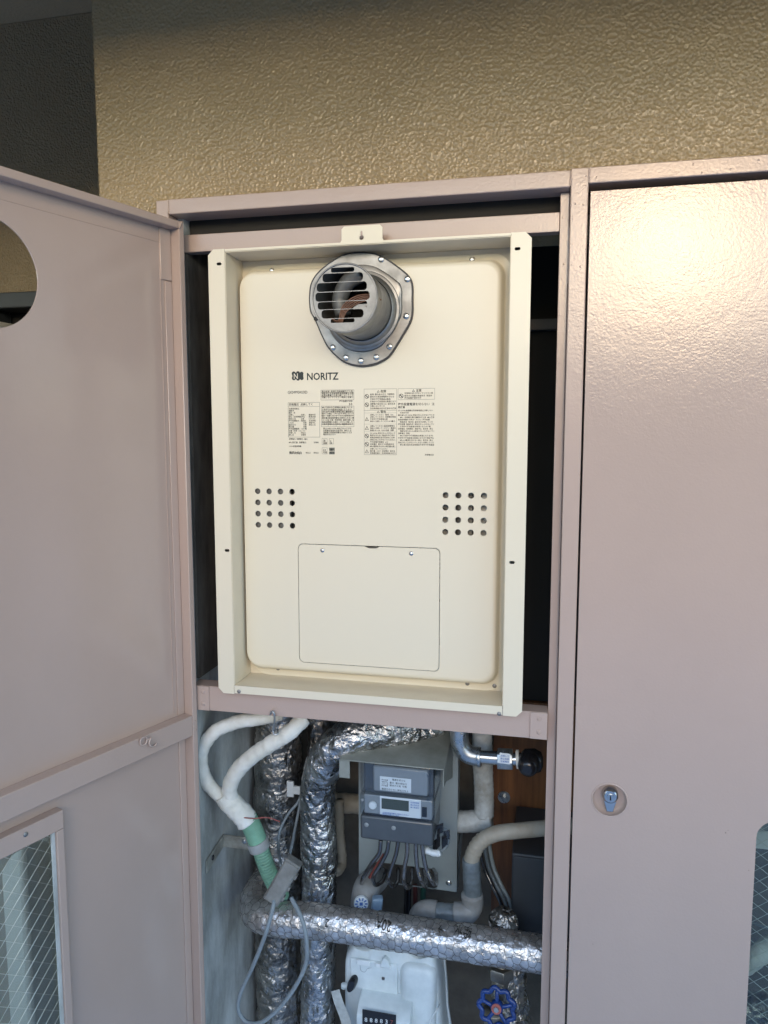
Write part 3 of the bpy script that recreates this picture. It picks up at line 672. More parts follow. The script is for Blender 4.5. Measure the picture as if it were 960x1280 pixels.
for y in (489.4, 492, 494.4, 496.8): line_of_print(INK, 402, 442, y, 2.3, 1, gaps=.02)
hline(INK, 401, 442, 490.6); hline(INK, 401, 442, 495.6)
line_of_print(INK, 424, 442, 501.4, 2.2, 1, gaps=0); line_of_print(INK, 436, 442, 505, 3.6, 1)
frame_px(INK, 401.5, 442.5, 507.5, 533.5)
for y in (509.4, 512, 514.6, 517.2, 519.8, 522.4, 525, 527.6, 530.2): line_of_print(INK, 402.5, 442, y, 2.1, .95, gaps=.06)
for y in (513.4, 516, 519.4, 522.6, 530.4): hline(INK, 401.5, 442.5, y)
for x in (410, 420, 430): 
    a = U(x, 519.5, PZ); c_ = U(x, 533, PZ); stroke(INK, a.x, a.x+.0003, c_.z, a.z, PZ-.0001)
for y in (535.6, 538.2, 540.6): line_of_print(INK, 404, 441, y, 2.1, .95)
line_of_print(INK, 404, 421, 543, 2.1, .95)
for (x, y, w) in ((402.5, 548, 6.5), (411.5, 548, 5.5), (402.5, 559.5, 6.5), (411.5, 559.5, 6.8)):
    frame_px(INK, x, x+w, y, y+w+1.5, .0003)
    line_of_print(INK, x+1.2, x+w-.4, y+3, 3.0, 1, gaps=0); line_of_print(INK, x+1.2, x+w-.4, y+6, 2.4, 1, gaps=0)
a = U(411.7, 559.8, PZ); c_ = U(418.2, 567.8, PZ); 
for i in range(7): 
    if i not in (3,): stroke(INK, a.x, c_.x, c_.z+(a.z-c_.z)*i/7, c_.z+(a.z-c_.z)*(i+.8)/7, PZ-.00012)
# warning panels
frame_px(INKS, 455, 496, 486, 568.5, .0003); hline(INKS, 455, 496, 513); 
for i, y in enumerate((493, 496, 499)): line_of_print(INKS, 462.5, 494 if i < 2 else 488, y, 2.1, .9)
for i, y in enumerate((502, 505, 507.6, 510.6)): line_of_print(INKS, 462.5, 495 if i != 2 else 482, y, 2.1, .9)
for y0, n in ((518.5, 4), (532.5, 3), (541.5, 4), (552.5, 3), (561, 3)):
    for i in range(n): line_of_print(INKS, 462.5, random.choice((494, 495, 485)), y0+i*2.7, 2.0, .85)
    hline(INKS, 455, 496, y0-2.4, .00018)
frame_px(INKS, 497.5, 543.5, 485.5, 499.5, .0003)
for y in (491.6, 494.8, 497.6): line_of_print(INKS, 505.5, 541 if y < 497 else 528, y, 2.1, .9)
line_of_print(INKS, 497.5, 543, 505.3, 3.2, 1); line_of_print(INKS, 497.5, 506, 509, 2.6, 1)
yy = 513.2
for i in range(16):
    line_of_print(INKS, 497.5 if i % 2 == 0 else 500, random.choice((543, 543, 538, 512)), yy, 2.0, .85); yy += 2.85
line_of_print(INKS, 531, 543, 568.5, 2, .9)
INK.build('specification_print', 'ink', FP, kind='stuff'); INKS.build('warning_print', 'ink_soft', FP, kind='stuff')
for s_t, px, py in (('△ 危険', 471, 490.6), ('△ 警告', 471, 516.2), ('△ 注意', 515, 489.6)):
    printed('heading_lettering', lettering(s_t, 3.6*pxm, FT_(px, py), offset=.00004), 'ink')
b = MB()
for px, py in ((458.5, 495.5), (458.5, 506), (501.5, 495), (458.5, 545), (458.5, 555.2)):
    p = U(px, py, PZ); n = 20; r = 2.7*pxm
    b.loops([[(p.x+rr*math.cos(2*math.pi*i/n), PZ-.00012, p.z+rr*math.sin(2*math.pi*i/n)) for i in range(n)] for rr in (r, r*.78)])
    d = r*.62; w = r*.13; b.bm.faces.new([b.bm.verts.new((p.x+x, PZ-.00015, p.z+z)) for x, z in ((-d-w, d-w), (-d+w, d+w), (d+w, -d+w), (d-w, -d-w))])
for px, py in ((458.5, 524.5), (458.5, 535.5), (458.5, 564.8)):
    p = U(px, py, PZ); r = 3.0*pxm
    tri = lambda rr: [(p.x+rr*math.cos(math.radians(a_)), PZ-.00012, p.z+rr*math.sin(math.radians(a_))) for a_ in (90, 210, 330)]
    b.loops([tri(r), tri(r*.72)]); stroke(b, p.x-.0002, p.x+.0002, p.z-r*.25, p.z+r*.35, PZ-.00013)
b.build('warning_symbols', 'ink_soft', FP, kind='stuff')

# ================================================================ pipes and wiring below the heater
def P3(pts): return [U(*p) for p in pts]
def crumple(amp, f=38., seam=None):
    def fn(p, L, a):
        q = p*f; n1 = noise.noise(q); n2 = abs(noise.noise(q*2.3)); n3 = noise.noise(q*5.1)
        e = amp*(n1*1.1+(.35-n2)*1.4+n3*.45)
        if seam is not None:                       # lap of the foil jacket running along the pipe, and tape turns round it
            d_ = (a-seam-.25*noise.noise(Vector((L*6, 3, 1)))+math.pi) % (2*math.pi)-math.pi
            e += .0022*math.exp(-(d_/.07)**2)+(.0010 if 0 < d_ < .5 else 0)
            k_ = (L+.02*noise.noise(Vector((a, L*3, 0)))) % .19
            if k_ < .045: e = e*.45+.0022
        return e
    return fn
def foil_pipe(name, label, pts, w, m='foil', amp=.0022, n=64, seam=None):
    c3 = P3(pts); r = rad(w, c3[len(c3)//2])
    t = thing(name, label, 'pipe', c3[-1], None)
    b = MB(); b.tube(c3, r, n, .0026, disp=crumple(amp, 38., seam)); b.build('foil_wrap', m, t, smooth=180)
    return t, c3, r
YA, YB, YC = .27, .17, .075
foil_pipe('insulated_pipe', 'thick dark foil wrapped vertical pipe beside the concrete side wall', [(349, 880, YA), (347, 1000, YA), (347, 1120, YA), (349, 1290, YA), (350, 1400, YA)], 56, 'foil_dull', seam=4.3)
foil_pipe('insulated_pipe', 'bright foil wrapped pipe rising in front and bending right under the crossbar', [(397, 1400, YB), (397, 1290, YB), (398, 1180, YB), (399, 1090, YB), (397, 1010, YB), (399, 975, YB-.01), (411, 945, YB-.03), (433, 924, YB-.04), (470, 914, YB-.02), (515, 912, YB+.02), (545, 910, YB+.05)], 43, 'foil', seam=1.2)
foil_pipe('insulated_pipe', 'short foil wrapped pipe stub hidden behind the bent foil pipe', [(398, 880, .3), (398, 930, .3), (400, 1000, .31)], 26, 'foil_dull', n=32)
PCp = [(352, 1070, .25), (338, 1095, .21), (322, 1118, .14), (322, 1140, .095), (345, 1148, YC), (400, 1152, YC), (500, 1166, YC), (600, 1181, YC), (700, 1196, YC), (760, 1204, YC+.01)]
tc_, c3, rc = foil_pipe('insulated_pipe', 'horizontal foil wrapped pipe in wire netting crossing above the gas meter', PCp, 41, 'foil_net', amp=.0012)
# hexagonal netting on the horizontal pipe
axis0 = U(345, 1150, YC); axis1 = U(752, 1203, YC); ad = (axis1-axis0); AL = ad.length; ad.normalize(); aa = ad.cross(Vector((0, 0, 1))).normalized(); ab = ad.cross(aa)
NP = spline(c3, .0032); NT = [(NP[min(i+1, len(NP)-1)]-NP[max(i-1, 0)]).normalized() for i in range(len(NP))]; NF = []; a_ = NT[0].orthogonal().normalized(); NL = [0.]
for i in range(len(NP)):
    if i: a_ = NT[i-1].rotation_difference(NT[i]) @ a_; NL.append(NL[-1]+(NP[i]-NP[i-1]).length)
    a_ = (a_-NT[i]*a_.dot(NT[i])).normalized(); NF.append((a_, NT[i].cross(a_)))
cr_ = crumple(.0012)
b = MB(); nr = 10; circL = 2*math.pi*rc; cw = circL/nr; s3 = cw/math.sqrt(3)*.78; rowl = s3*1.5
def onp(s, t):
    s = max(0, min(NL[-1]-1e-4, s)); i = max(k_ for k_ in range(len(NL)) if NL[k_] <= s); i = min(i, len(NP)-2); f = (s-NL[i])/(NL[i+1]-NL[i])
    P_ = NP[i].lerp(NP[i+1], f); A1 = NF[i][0].lerp(NF[i+1][0], f); B1 = NF[i][1].lerp(NF[i+1][1], f); th_ = t/circL*2*math.pi; dv = (A1*math.cos(th_)+B1*math.sin(th_)).normalized()
    return P_+dv*(rc+cr_(P_+dv*rc, 0, 0)+.0004)
i = 0; s0 = 0; AL_ = NL[-1]
edges = []
while s0 < AL_:
    for j in range(nr):
        t = (j+(i % 2)*.5)*cw
        A_ = (s0, t); B1 = (s0+s3*.5, t+cw*.5); B2 = (s0+s3*.5, t-cw*.5)
        edges += [(A_, B1), (A_, B2), ((s0-s3, t), A_)]
    s0 += rowl; i += 1
jit = {}
def J(p):
    k_ = (round(p[0], 4), round(p[1] % circL, 4) % round(circL, 4))
    if k_ not in jit: jit[k_] = (random.uniform(-.0014, .0014), random.uniform(-.0014, .0014))
    return p[0]+jit[k_][0], p[1]+jit[k_][1]
for A_, B_ in edges:
    b.tube([onp(*J(A_)), onp(*J(((A_[0]+B_[0])/2, (A_[1]+B_[1])/2))), onp(*J(B_))], .00042, 4, 1, smooth=False, caps=False)
b.build('wire_netting', 'net_wire', tc_, kind='stuff')
# printed marks wrapped on the jacket, upside down
def jacket_text(s, px, py, size, rot=180):
    p = U(px, py, YC-rc-.0012); me_ = lettering(s, size*rad(2, p), Matrix.Translation(p) @ FRONT @ Matrix.Rotation(math.radians(rot-7), 4, 'Z'), 'CENTER')
    # press on the pipe surface
    for v in me_.vertices:
        Q = min(NP, key=lambda n_: (n_.x-v.co.x)**2); rr_ = rc+.0016; zz = max(-rr_*.97, min(rr_*.97, v.co.z-Q.z)); v.co.y = Q.y-math.sqrt(rr_*rr_-zz*zz)
    finish('printed_mark', me_, 'ink_soft', tc_)
jacket_text('20A', 478, 1158, 12); jacket_text('2', 408, 1153, 11); jacket_text('給水', 578, 1169, 11); jacket_text('→', 550, 1167, 10)
# black tie straps
for s_ in (.36, .40): 
    pass
# foil end above, right
q = thing('insulated_pipe_end', 'round crumpled foil pipe end above the netted pipe', 'pipe', U(630, 1165, .16))
b = MB(); b.tube(P3([(629, 1152, .12), (630, 1156, .17), (632, 1160, .24)]), rad(36, U(630, 1152, .12)), 40, .003, disp=crumple(.0012)); b.build('foil_wrap', 'foil_dull', q, smooth=180)

# white taped hoses
def wob(amp, f=60): return lambda p, L, a: amp*noise.noise(p*f)+amp*.55*noise.noise(p*f*3)+.0010*(((L/.019+a/(2*math.pi)) % 1.0)-.5)
def hose(name, label, pts, w, m, disp=None, n=20, cat='hose', rfun=None):
    c3 = P3(pts); r = rad(w, c3[len(c3)//2]); b = MB(); b.tube(c3, rfun(r) if rfun else r, n, .003, disp=disp)
    return root_mesh(b.build(name, m, smooth=180), label, cat, c3[-1])
hose('taped_hose', 'white taped hose looping out to the left beside the door frame', [(352, 893, .09), (325, 898, .07), (295, 903, .06), (268, 915, .05), (253, 937, .045), (252, 960, .045), (262, 982, .05), (285, 1003, .06)], 17, 'white_tape', wob(.0009))
hose('taped_hose', 'white taped hose curving down right of the looped one', [(380, 897, .07), (362, 915, .05), (338, 930, .045), (312, 948, .045), (295, 966, .048), (287, 985, .052), (290, 1005, .058)], 20, 'white_tape', wob(.0010))
hose('tape_sleeve', 'white tape wrapping where the two hoses join the green conduit', [(281, 992, .057), (291, 1006, .058), (303, 1018, .06), (310, 1028, .062)], 27, 'white_tape', wob(.0016, 90))
t = thing('green_conduit', 'green corrugated conduit below the white taped hoses', 'conduit', U(322, 1050, .07))
b = MB(); b.tube(P3([(308, 1020, .062), (316, 1036, .066), (323, 1054, .07)]), rad(24, U(316, 1036, .066)), 20, .003); b.build('smooth_sleeve', 'green', t, smooth=180)
b = MB(); b.tube(P3([(323, 1054, .07), (332, 1080, .075), (342, 1103, .085), (352, 1122, .1)]), rad(20, U(332, 1080, .075)), 20, .0011, disp=lambda p, L, a: .0007*math.sin(L*2*math.pi/.0055)); b.build('corrugated_tube', 'green', t, smooth=180)
b = MB(); b.tube(P3([(321, 1050, .069), (325, 1060, .071)]), rad(27, U(323, 1054, .07)), 20, .002); b.build('collar', 'pvc', t, smooth=60)
hose('red_wire', 'thin reddish wire end sticking out of the taped joint', [(303, 1022, .045), (318, 1023, .042), (334, 1022, .05), (350, 1027, .06)], 1.6, 'red_wire', None, 6, 'wire')
# S hook on the crossbar
c0 = U(341, 898, .0)
pts = P3([(338, 893, .004), (340, 889, .0), (343, 893, .0), (343, 903, .01), (341, 912, .02), (343, 918, .018), (347, 917, .02), (347, 912, .03)])
b = MB(); b.tube(pts, .0016, 8, .002); root_mesh(b.build('s_hook', 'galv', smooth=180), 'small wire s-hook hanging on the crossbar by the white hoses', 'hook', pts[0])
# strap bracket on the side wall
b = MB(); a0 = U(258, 1068, .10); w0 = Vector((SX0+.001, .02, 0))
p1 = UX(258, 1062, SX0+.002); p2 = U(274, 1050, p1.y+.05)
br = thing('strap_bracket', 'bent galvanised strap bracket holding the green conduit off the wall', 'bracket', (SX0, .1, p1.z))
zt = U(280, 1043, .12).z; zb_ = U(280, 1058, .12).z
b = MB(); b.prism([(.045, zb_-.010), (.118, zb_), (.118, zt), (.045, zt-.010)], 'x', SX0+.0012, SX0+.0032); b.build('wall_leg', 'strap', br, bevel=.0006)
xe = U(312, 1050, .118).x
b = MB(); b.box(SX0+.0012, xe, .1182, .1204, zb_, zt); b.build('arm', 'strap', br, bevel=.0006)
p = U(305, 1052, .118); fastener('rivet', (p.x, .1182, p.z), .005, 'galv', br, name='bolt')
fastener('rivet', (SX0+.0032, .07, (zt+zb_)/2-.006), .005, 'rubber', br, Vector((1, 0, 0)), name='bolt')
# white cable clip and cables
p = U(363, 987, YA-.05)
cl = thing('cable_clip', 'small white plastic cable clip between the foil pipes', 'clip', p)
mpp = rad(2, p)
b = MB(); b.box(p.x-5*mpp, p.x+4*mpp, p.y, p.y+.006, p.z-10*mpp, p.z+10*mpp); b.box(p.x+3*mpp, p.x+14*mpp, p.y-.002, p.y+.004, p.z-5*mpp, p.z+5*mpp); b.build('clip_body', 'white_label', cl, bevel=.001)
hose('cable', 'thin grey cable dropping from the white clip, curved left', [(379, 975, .2), (374, 1000, .19), (360, 1018, .18), (350, 1038, .17), (348, 1060, .14), (351, 1082, .06)], 3.6, 'cable', None, 8, 'cable')
hose('cable', 'thin grey cable dropping from the white clip, straight', [(398, 925, .23), (384, 960, .2), (376, 1000, .19), (370, 1030, .18), (364, 1060, .12), (358, 1085, .06)], 3.6, 'cable', None, 8, 'cable')
# junction sleeve
d0 = U(368, 1076, .035); d1 = U(340, 1124, .02)
ax = (d1-d0).normalized(); ay = Vector((0, -1, 0)); ay = (ay-ax*ay.dot(ax)).normalized(); az = ax.cross(ay)
jb = thing('cable_joint_box', 'dusty grey plastic cable joint sleeve hanging tilted in front of the foil pipes', 'joint box', d1)
c_ = (d0+d1)/2; hl = (d1-d0).length/2
MB().obox(c_, ax, ay, az, hl*1.04, .013, .0155).build('lower_shell', 'tee_grey', jb, bevel=.003)
MB().obox(c_+ay*.012, ax, ay, az, hl*.97, .004, .0135).build('lid', 'tee_grey', jb, bevel=.002)
for s_ in (-.5, .1, .6):
    MB().obox(c_+ax*hl*s_-az*.0165+ay*.004, ax, ay, az, .004, .006, .002).build('latch', 'tee_grey', jb, bevel=.0006)
hose('cable', 'grey cable loop hanging below the joint sleeve', [(343, 1118, .02), (341, 1135, .0), (331, 1170, -.002), (316, 1208, .02), (301, 1240, .03), (298, 1262, .035), (308, 1277, .035), (326, 1278, .03), (347, 1262, .03), (368, 1235, .028), (382, 1205, .02), (383, 1175, -.002), (377, 1148, .0), (364, 1122, .02)], 5.2, 'cable', None, 12, 'cable')

# beige pipes behind the meter
hose('beige_pipe', 'dull beige pipe entering behind the electricity meter', [(412, 1003, .32), (455, 1005, .32)], 24, 'beige_duct', wob(.0006), 20, 'pipe')
hose('beige_pipe', 'narrow beige pipe dropping beside the bright foil pipe', [(424, 1000, .28), (425, 1040, .28), (428, 1075, .27), (424, 1088, .25), (415, 1090, .24)], 11, 'beige_duct', wob(.0005), 16, 'pipe')

# ---------------------------------------------------------------- electricity meter
EB = .215                                            # board plane
em = thing('electricity_meter', 'grey electricity meter with clear cover on a grey green board', 'meter', U(505, 1112, EB))
e0 = U(449, 1100, EB).x; e1 = U(571, 1100, EB).x; ezt = U(505, 915, EB).z; ezb = U(560, 1113, EB).z
sx0, sx1, sz0, sz1 = U(462, 1090, EB).x, U(548, 1090, EB).x, U(505, 1106, EB).z, U(505, 1081, EB).z
finish('mounting_board', plate([rect(e0, e1, ezb, ezt), rrect(sx0, sx1, sz0, sz1, .011, 6)], .003, at_front(EB)), 'board', em)
MB().box(e1-.0025, e1-.0005, EB+.0016, EB+.035, ezb, ezt).build('board_flange', 'board', em)
fastener('screw', Vector(U(561, 1103, EB))+Vector((0, -.0016, 0)), .0058, 'steel_bright', em)
# hood: sloping cover plate with side cheeks
HYf = .085
hl_, hr_ = U(424, 949, HYf), U(555, 962, HYf); hzf = (hl_.z+hr_.z)/2
hbz = hzf+.022
hk_ = thing('meter_hood', 'weathered grey green sheet hood over the electricity meter', 'hood', (hl_.x, HYf, hzf))
b = MB(); b.loops([[(hl_.x, HYf, hzf), (hr_.x, HYf, hzf), (hr_.x, HYf, hzf-.002), (hl_.x, HYf, hzf-.002)], [(hl_.x, EB-.003, hbz), (hr_.x+.0, EB-.003, hbz), (hr_.x, EB-.003, hbz-.002), (hl_.x, EB-.003, hbz-.002)]], cap0=True, cap1=True)
b.build('top_sheet', 'hood', hk_, bevel=.0006)
b = MB(); b.prism([(HYf, hzf-.0022), (HYf, hzf-.034), (HYf+.03, hzf-.036), (EB-.003, hzf-.075), (EB-.003, hbz-.0023)], 'x', hr_.x-.002, hr_.x); b.build('side_cheek', 'hood', hk_)
lw = U(437, 960, HYf).x-hl_.x
b = MB(); b.box(hl_.x, hl_.x+lw, HYf, HYf+.002, hzf-.034, hzf-.0022); b.build('corner_tab', 'hood', hk_)
b = MB(); b.box(hl_.x, hl_.x+.002, HYf+.0022, HYf+.03, hzf-.034, hzf-.0022); b.build('side_cheek', 'hood', hk_)
# meter body
MY = .095
def R_(px0, px1, py0, py1, Y):
    a_, c_ = U(px0, (py0+py1)/2, Y), U(px1, (py0+py1)/2, Y); t_, b_ = U((px0+px1)/2, py0, Y), U((px0+px1)/2, py1, Y); return a_.x, c_.x, b_.z, t_.z
x0, x1, z0, z1 = R_(450, 541, 956, 1056, MY)
MB().box(x0+.002, x1-.001, MY+.02, EB-.02, z0+.02, z1-.004).build('housing', 'meter_body', em, bevel=.004)
a_, c_, d_, e_ = R_(450, 541, 1024, 1054, MY)
MB().box(a_, c_, MY, EB-.025, d_, e_).build('terminal_cover', 'meter_body', em, bevel=.005, seg=3)
a_, c_, d_, e_ = R_(455, 540, 997, 1021, MY+.004)
MB().box(a_, c_, MY+.004, EB-.04, d_, e_).build('display_block', 'meter_grey', em, bevel=.002)
a_, c_, d_, e_ = R_(466, 535, 960, 993, MY+.006)
MB().box(a_, c_, MY+.006, EB-.04, d_, e_).build('upper_block', 'meter_grey', em, bevel=.004)
a_, c_, d_, e_ = R_(449.5, 543, 954, 996, MY-.004); MB().box(a_, c_, MY-.004, MY+.085, d_, e_).build('clear_cover', 'clear_cover', em, bevel=.007, seg=3)
a_, c_, d_, e_ = R_(449.5, 543, 996.5, 1023, MY-.002); MB().box(a_, c_, MY-.002, MY+.085, d_, e_).build('clear_cover', 'clear_cover', em, bevel=.003, seg=2)
a_, c_, d_, e_ = R_(475, 514, 972, 989, MY+.0055)
lb = MB().box(a_, c_, MY+.0048, MY+.0058, d_, e_).build('name_label', 'white_label', em)
LP_ = MB()
for y, xa, xb in ((974.5, 490, 508), (978.2, 487, 510), (981.6, 487, 508), (985.8, 477, 512)): line_of_print(LP_, xa, xb, y, 2.8, .9, MY+.0047)
for y in (974.6, 977, 979.4, 981.6): line_of_print(LP_, 477, 485, y, 2.0, .9, MY+.0047)
LP_.build('label_print', 'ink', lb, kind='stuff')
a_, c_, d_, e_ = R_(475, 526, 997.5, 1020.5, MY+.003); fc = MB().box(a_, c_, MY+.0026, MY+.0038, d_, e_).build('face_label', 'white_label', em)
a_, c_, d_, e_ = R_(477, 511, 999.5, 1012.5, MY+.002); MB().box(a_, c_, MY+.0014, MY+.0024, d_, e_).build('lcd_window', 'lcd', em, bevel=.0003)
LP_ = MB()
for y, xa, xb in ((1003, 513, 525), (1006, 513, 525), (1009, 513, 525), (1015.5, 478, 512), (1017.4, 478, 500)): line_of_print(LP_, xa, xb, y, 2.2, .8, MY+.0022)
LP_.build('face_print', 'blue_print', fc, kind='stuff')
a_, c_, d_, e_ = R_(527.5, 533.5, 1009, 1021, MY+.003); MB().box(a_, c_, MY+.002, MY+.0036, d_, e_).build('sensor_window', 'black', em)
p = U(466, 1006, MY+.003); MB().lathe(p, p+Vector((0, -.004, 0)), [(0, .0075), (.6, .0075), (1, .006)], 20).build('seal_disc', 'white_label', em, smooth=40)
a_, c_, d_, e_ = R_(458, 536, 1020.5, 1024.5, MY+.004); MB().box(a_, c_, MY+.003, MY+.02, d_, e_).build('shadow_gap', 'black', em)
for q in ((458, 1031), (492, 1035)):
    p = U(*q, MY); fastener('screw', p+Vector((0, .0002, 0)), .0042, 'meter_grey', em)
for q in ((535, 969), (535, 1000), (453, 1000)):
    p = U(*q, MY-.004); fastener('rivet', p+Vector((0, .0002, 0)), .003, 'clear_cover' if q[0] > 500 else 'meter_grey', em)
# wire seal
sp = U(552, 1045, .15); sl_ = thing('wire_seal', 'crumpled clear and black seal tag at the lower right of the electricity meter', 'seal', sp)
b = MB()
for i in range(7):
    o_ = Vector((random.uniform(-.012, .012), random.uniform(-.01, .01), random.uniform(-.016, .016))); b.obox(sp+o_, Vector((random.random()+.2, .3, random.random())).normalized(), Vector((0, 1, 0)), Vector((0, 0, 1)), .006, .0015, .009)
b.build('seal_body', 'black', sl_, bevel=.0005)
b = MB(); b.tube([sp+Vector((-.02, -.01, -.02)), sp+Vector((-.005, -.014, -.024)), sp+Vector((.012, -.008, -.012)), sp+Vector((.012, -.01, .014)), sp+Vector((0, -.006, .02))], .003, 8, .002, disp=crumple(.0012, 120)); b.build('seal_wire', 'clear_cover', sl_, smooth=180)
b = MB(); b.tube([sp+Vector((-.028, -.012, -.024)), sp+Vector((-.01, -.016, -.026)), sp+Vector((.0, -.016, -.022))], .0055, 8, .003, disp=crumple(.002, 150)); b.build('seal_tag', 'white_label', sl_, smooth=180)
# service cables: down from the terminals and back up into the board
def scable(pts, m, w, lab): hose('service_cable', lab, pts, w, m, None, 12, 'cable')
EM = MY+.035
scable([(476, 1050, EM), (474, 1066, EM), (464, 1080, EM), (455, 1095, EM+.01), (452, 1104, EM+.03)], 'cable_dark', 5.4, 'leftmost glossy dark cable under the electricity meter')
scable([(486, 1050, EM), (484, 1064, EM), (476, 1080, EM), (467, 1096, EM), (469, 1106, EM+.02), (478, 1101, EM+.05), (483, 1088, EM+.085)], 'cable_dark', 5.4, 'second dark cable from the left under the electricity meter')
scable([(498, 1050, EM), (495, 1068, EM), (489, 1086, EM), (486, 1100, EM), (491, 1108, EM+.02), (497, 1101, EM+.05), (498, 1086, EM+.085)], 'cable_dark', 5.4, 'third dark cable from the left under the electricity meter')
scable([(509, 1050, EM), (509, 1066, EM), (506, 1084, EM), (505, 1102, EM), (510, 1110, EM+.02), (515, 1100, EM+.06), (515, 1085, EM+.09)], 'cable_grey', 5.6, 'middle glossy grey cable under the electricity meter')
scable([(520, 1050, EM), (520, 1066, EM), (522, 1086, EM), (527, 1102, EM), (532, 1108, EM+.03), (532, 1096, EM+.06), (529, 1086, EM+.09)], 'cable_grey', 5.6, 'fifth cable, grey, under the electricity meter')
scable([(527, 1050, EM), (529, 1066, EM), (533, 1086, EM), (540, 1102, EM), (545, 1106, EM+.03), (545, 1094, EM+.06), (541, 1085, EM+.09)], 'cable_grey', 5.6, 'rightmost grey cable under the electricity meter')
hose('service_cable', 'red cable showing between the dark cables', [(480, 1068, EM+.01), (470, 1084, EM+.012), (462, 1097, EM+.02)], 4, 'red_wire', None, 8, 'cable')
hose('drop_cable', 'black sleeved cable below the meter board', [(510, 1106, .3), (509, 1150, .3), (509, 1180, .3)], 9, 'black', None, 10, 'cable')
hose('drop_cable', 'dark red cable below the meter board', [(519, 1106, .3), (519, 1150, .3), (519, 1180, .3)], 6, 'dark_red', None, 10, 'cable')
hose('drop_cable', 'dark green cable below the meter board', [(529, 1106, .3), (528, 1150, .3), (528, 1180, .3)], 7, 'dark_green', None, 10, 'cable')

# ---------------------------------------------------------------- right side plumbing
t = thing('steel_stop_tap', 'galvanised elbow and coupling ending in a black knob under the crossbar', 'valve', U(600, 946, .14))
SYY = .14
r_ = rad(23, U(590, 945, SYY))
b = MB(); b.tube(P3([(575, 905, SYY), (574, 921, SYY), (577, 934, SYY), (586, 943, SYY), (600, 946, SYY)]), r_, 24, .002); b.build('elbow', 'galv', t, smooth=180)
b = MB(); b.lathe(U(596, 946, SYY), U(601, 946, SYY), [(0, r_*1.02), (.5, r_*1.12), (1, r_*1.02)], 28); b.build('elbow_rim', 'galv', t, smooth=60)
b = MB(); b.cyl(U(601, 946, SYY), U(625, 948, SYY), rad(17, U(610, 946, SYY)), n=24); b.build('nipple', 'steel_bright', t, smooth=40)
b = MB(); b.cyl(U(622, 948, SYY), U(641, 949, SYY), rad(27, U(630, 948, SYY)), n=8); b.build('hex_coupling', 'galv', t, bevel=.001)
p = U(631, 948, SYY-.0205); lb = MB().obox(p, Vector((1, 0, -.05)).normalized(), Vector((0, 1, 0)), Vector((.05, 0, 1)).normalized(), .0095, .0006, .0095).build('coupling_label', 'white_label', t)
LP_ = MB()
for y in (944.5, 948, 951.5): line_of_print(LP_, 625.5, 637, y, 2.6, .9, SYY-.0215)
LP_.build('label_print', 'blue_print', lb, kind='stuff')
b = MB(); b.cyl(U(641, 949, SYY), U(653, 949, SYY), rad(16, U(645, 948, SYY)), n=24); b.build('neck', 'steel_bright', t, smooth=40)
b = MB(); b.cyl(U(645.5, 949, SYY), U(649, 949, SYY), rad(23, U(645, 948, SYY)), n=24); b.build('ring', 'white_tape', t, smooth=40)
kp = U(663, 951, SYY-.005)
b = MB(); b.lathe(kp+Vector((-.016, 0, 0)), kp+Vector((.022, 0, 0)), [(0, .014), (.15, .020), (.6, .022), (.9, .017), (1, .008)], 24); b.build('knob', 'black', t, smooth=60)
b = MB(); b.lathe(kp+Vector((-.002, -.01, .004)), kp+Vector((-.004, -.035, -.004)), [(0, .018), (.6, .018), (.9, .014), (1, .008)], 24); b.build('cap', 'black', t, smooth=60)
# white taped pipe with elbow
t = thing('taped_pipe', 'white tape wrapped pipe going down then left behind the meter board', 'pipe', U(604, 1010, .24))
tw = rad(24, U(604, 980, .24)); ridge = lambda p, L, a: .0007*noise.noise(p*70)+.0006*abs(math.sin(L*math.pi/.011+.3*math.sin(a)))
b = MB(); b.tube(P3([(602, 880, .24), (603, 940, .24), (605, 990, .24), (605, 1019, .24)]), tw, 28, .002, disp=ridge); b.build('taped_run', 'white_tape2', t, smooth=180)
b = MB(); b.tube(P3([(614, 1024, .24), (596, 1026, .24), (570, 1027, .24), (540, 1024, .26)]), tw*1.08, 28, .002, disp=ridge); b.build('taped_run', 'white_tape2', t, smooth=180)
# beige conduit into grey tape, ring and elbows
t = thing('conduit_line', 'beige conduit bending into grey taped pipe and grey pvc elbows', 'conduit', U(590, 1150, .16))
cw = rad(19, U(600, 1050, .17))
b = MB(); b.tube(P3([(720, 1032, .2), (685, 1035, .19), (650, 1038, .18), (620, 1042, .17), (601, 1052, .165), (592, 1066, .16), (589, 1078, .16)]), cw, 24, .0025, disp=lambda p, L, a: .0005*noise.noise(p*50)+(.0009*math.sin(L*2*math.pi/.008) if L > .165 else 0)); b.build('beige_conduit', 'beige_duct', t, smooth=180)
b = MB(); b.tube(P3([(589, 1074, .16), (590, 1095, .16), (591, 1120, .16)]), rad(22, U(590, 1095, .16)), 24, .002, disp=ridge); b.build('taped_pipe', 'tape_grey', t, smooth=180)
b = MB(); q0 = U(590, 1119, .16); b.tube([q0+Vector((.017*math.cos(a_), .017*math.sin(a_), .004*math.cos(a_))) for a_ in [2*math.pi*i/28 for i in range(29)]], .0022, 8, caps=False, smooth=False); b.build('clip_ring', 'galv', t, smooth=180)
er = rad(27, U(585, 1140, .15))
b = MB(); b.tube(P3([(590, 1118, .155), (590, 1132, .155), (583, 1141, .15), (569, 1142, .15)]), er, 28, .002); b.build('elbow', 'pvc', t, smooth=180)
b = MB(); b.tube(P3([(570, 1142, .15), (545, 1140, .15)]), rad(22, U(556, 1141, .15)), 28, .003, disp=ridge); b.build('taped_pipe', 'tape_grey', t, smooth=180)
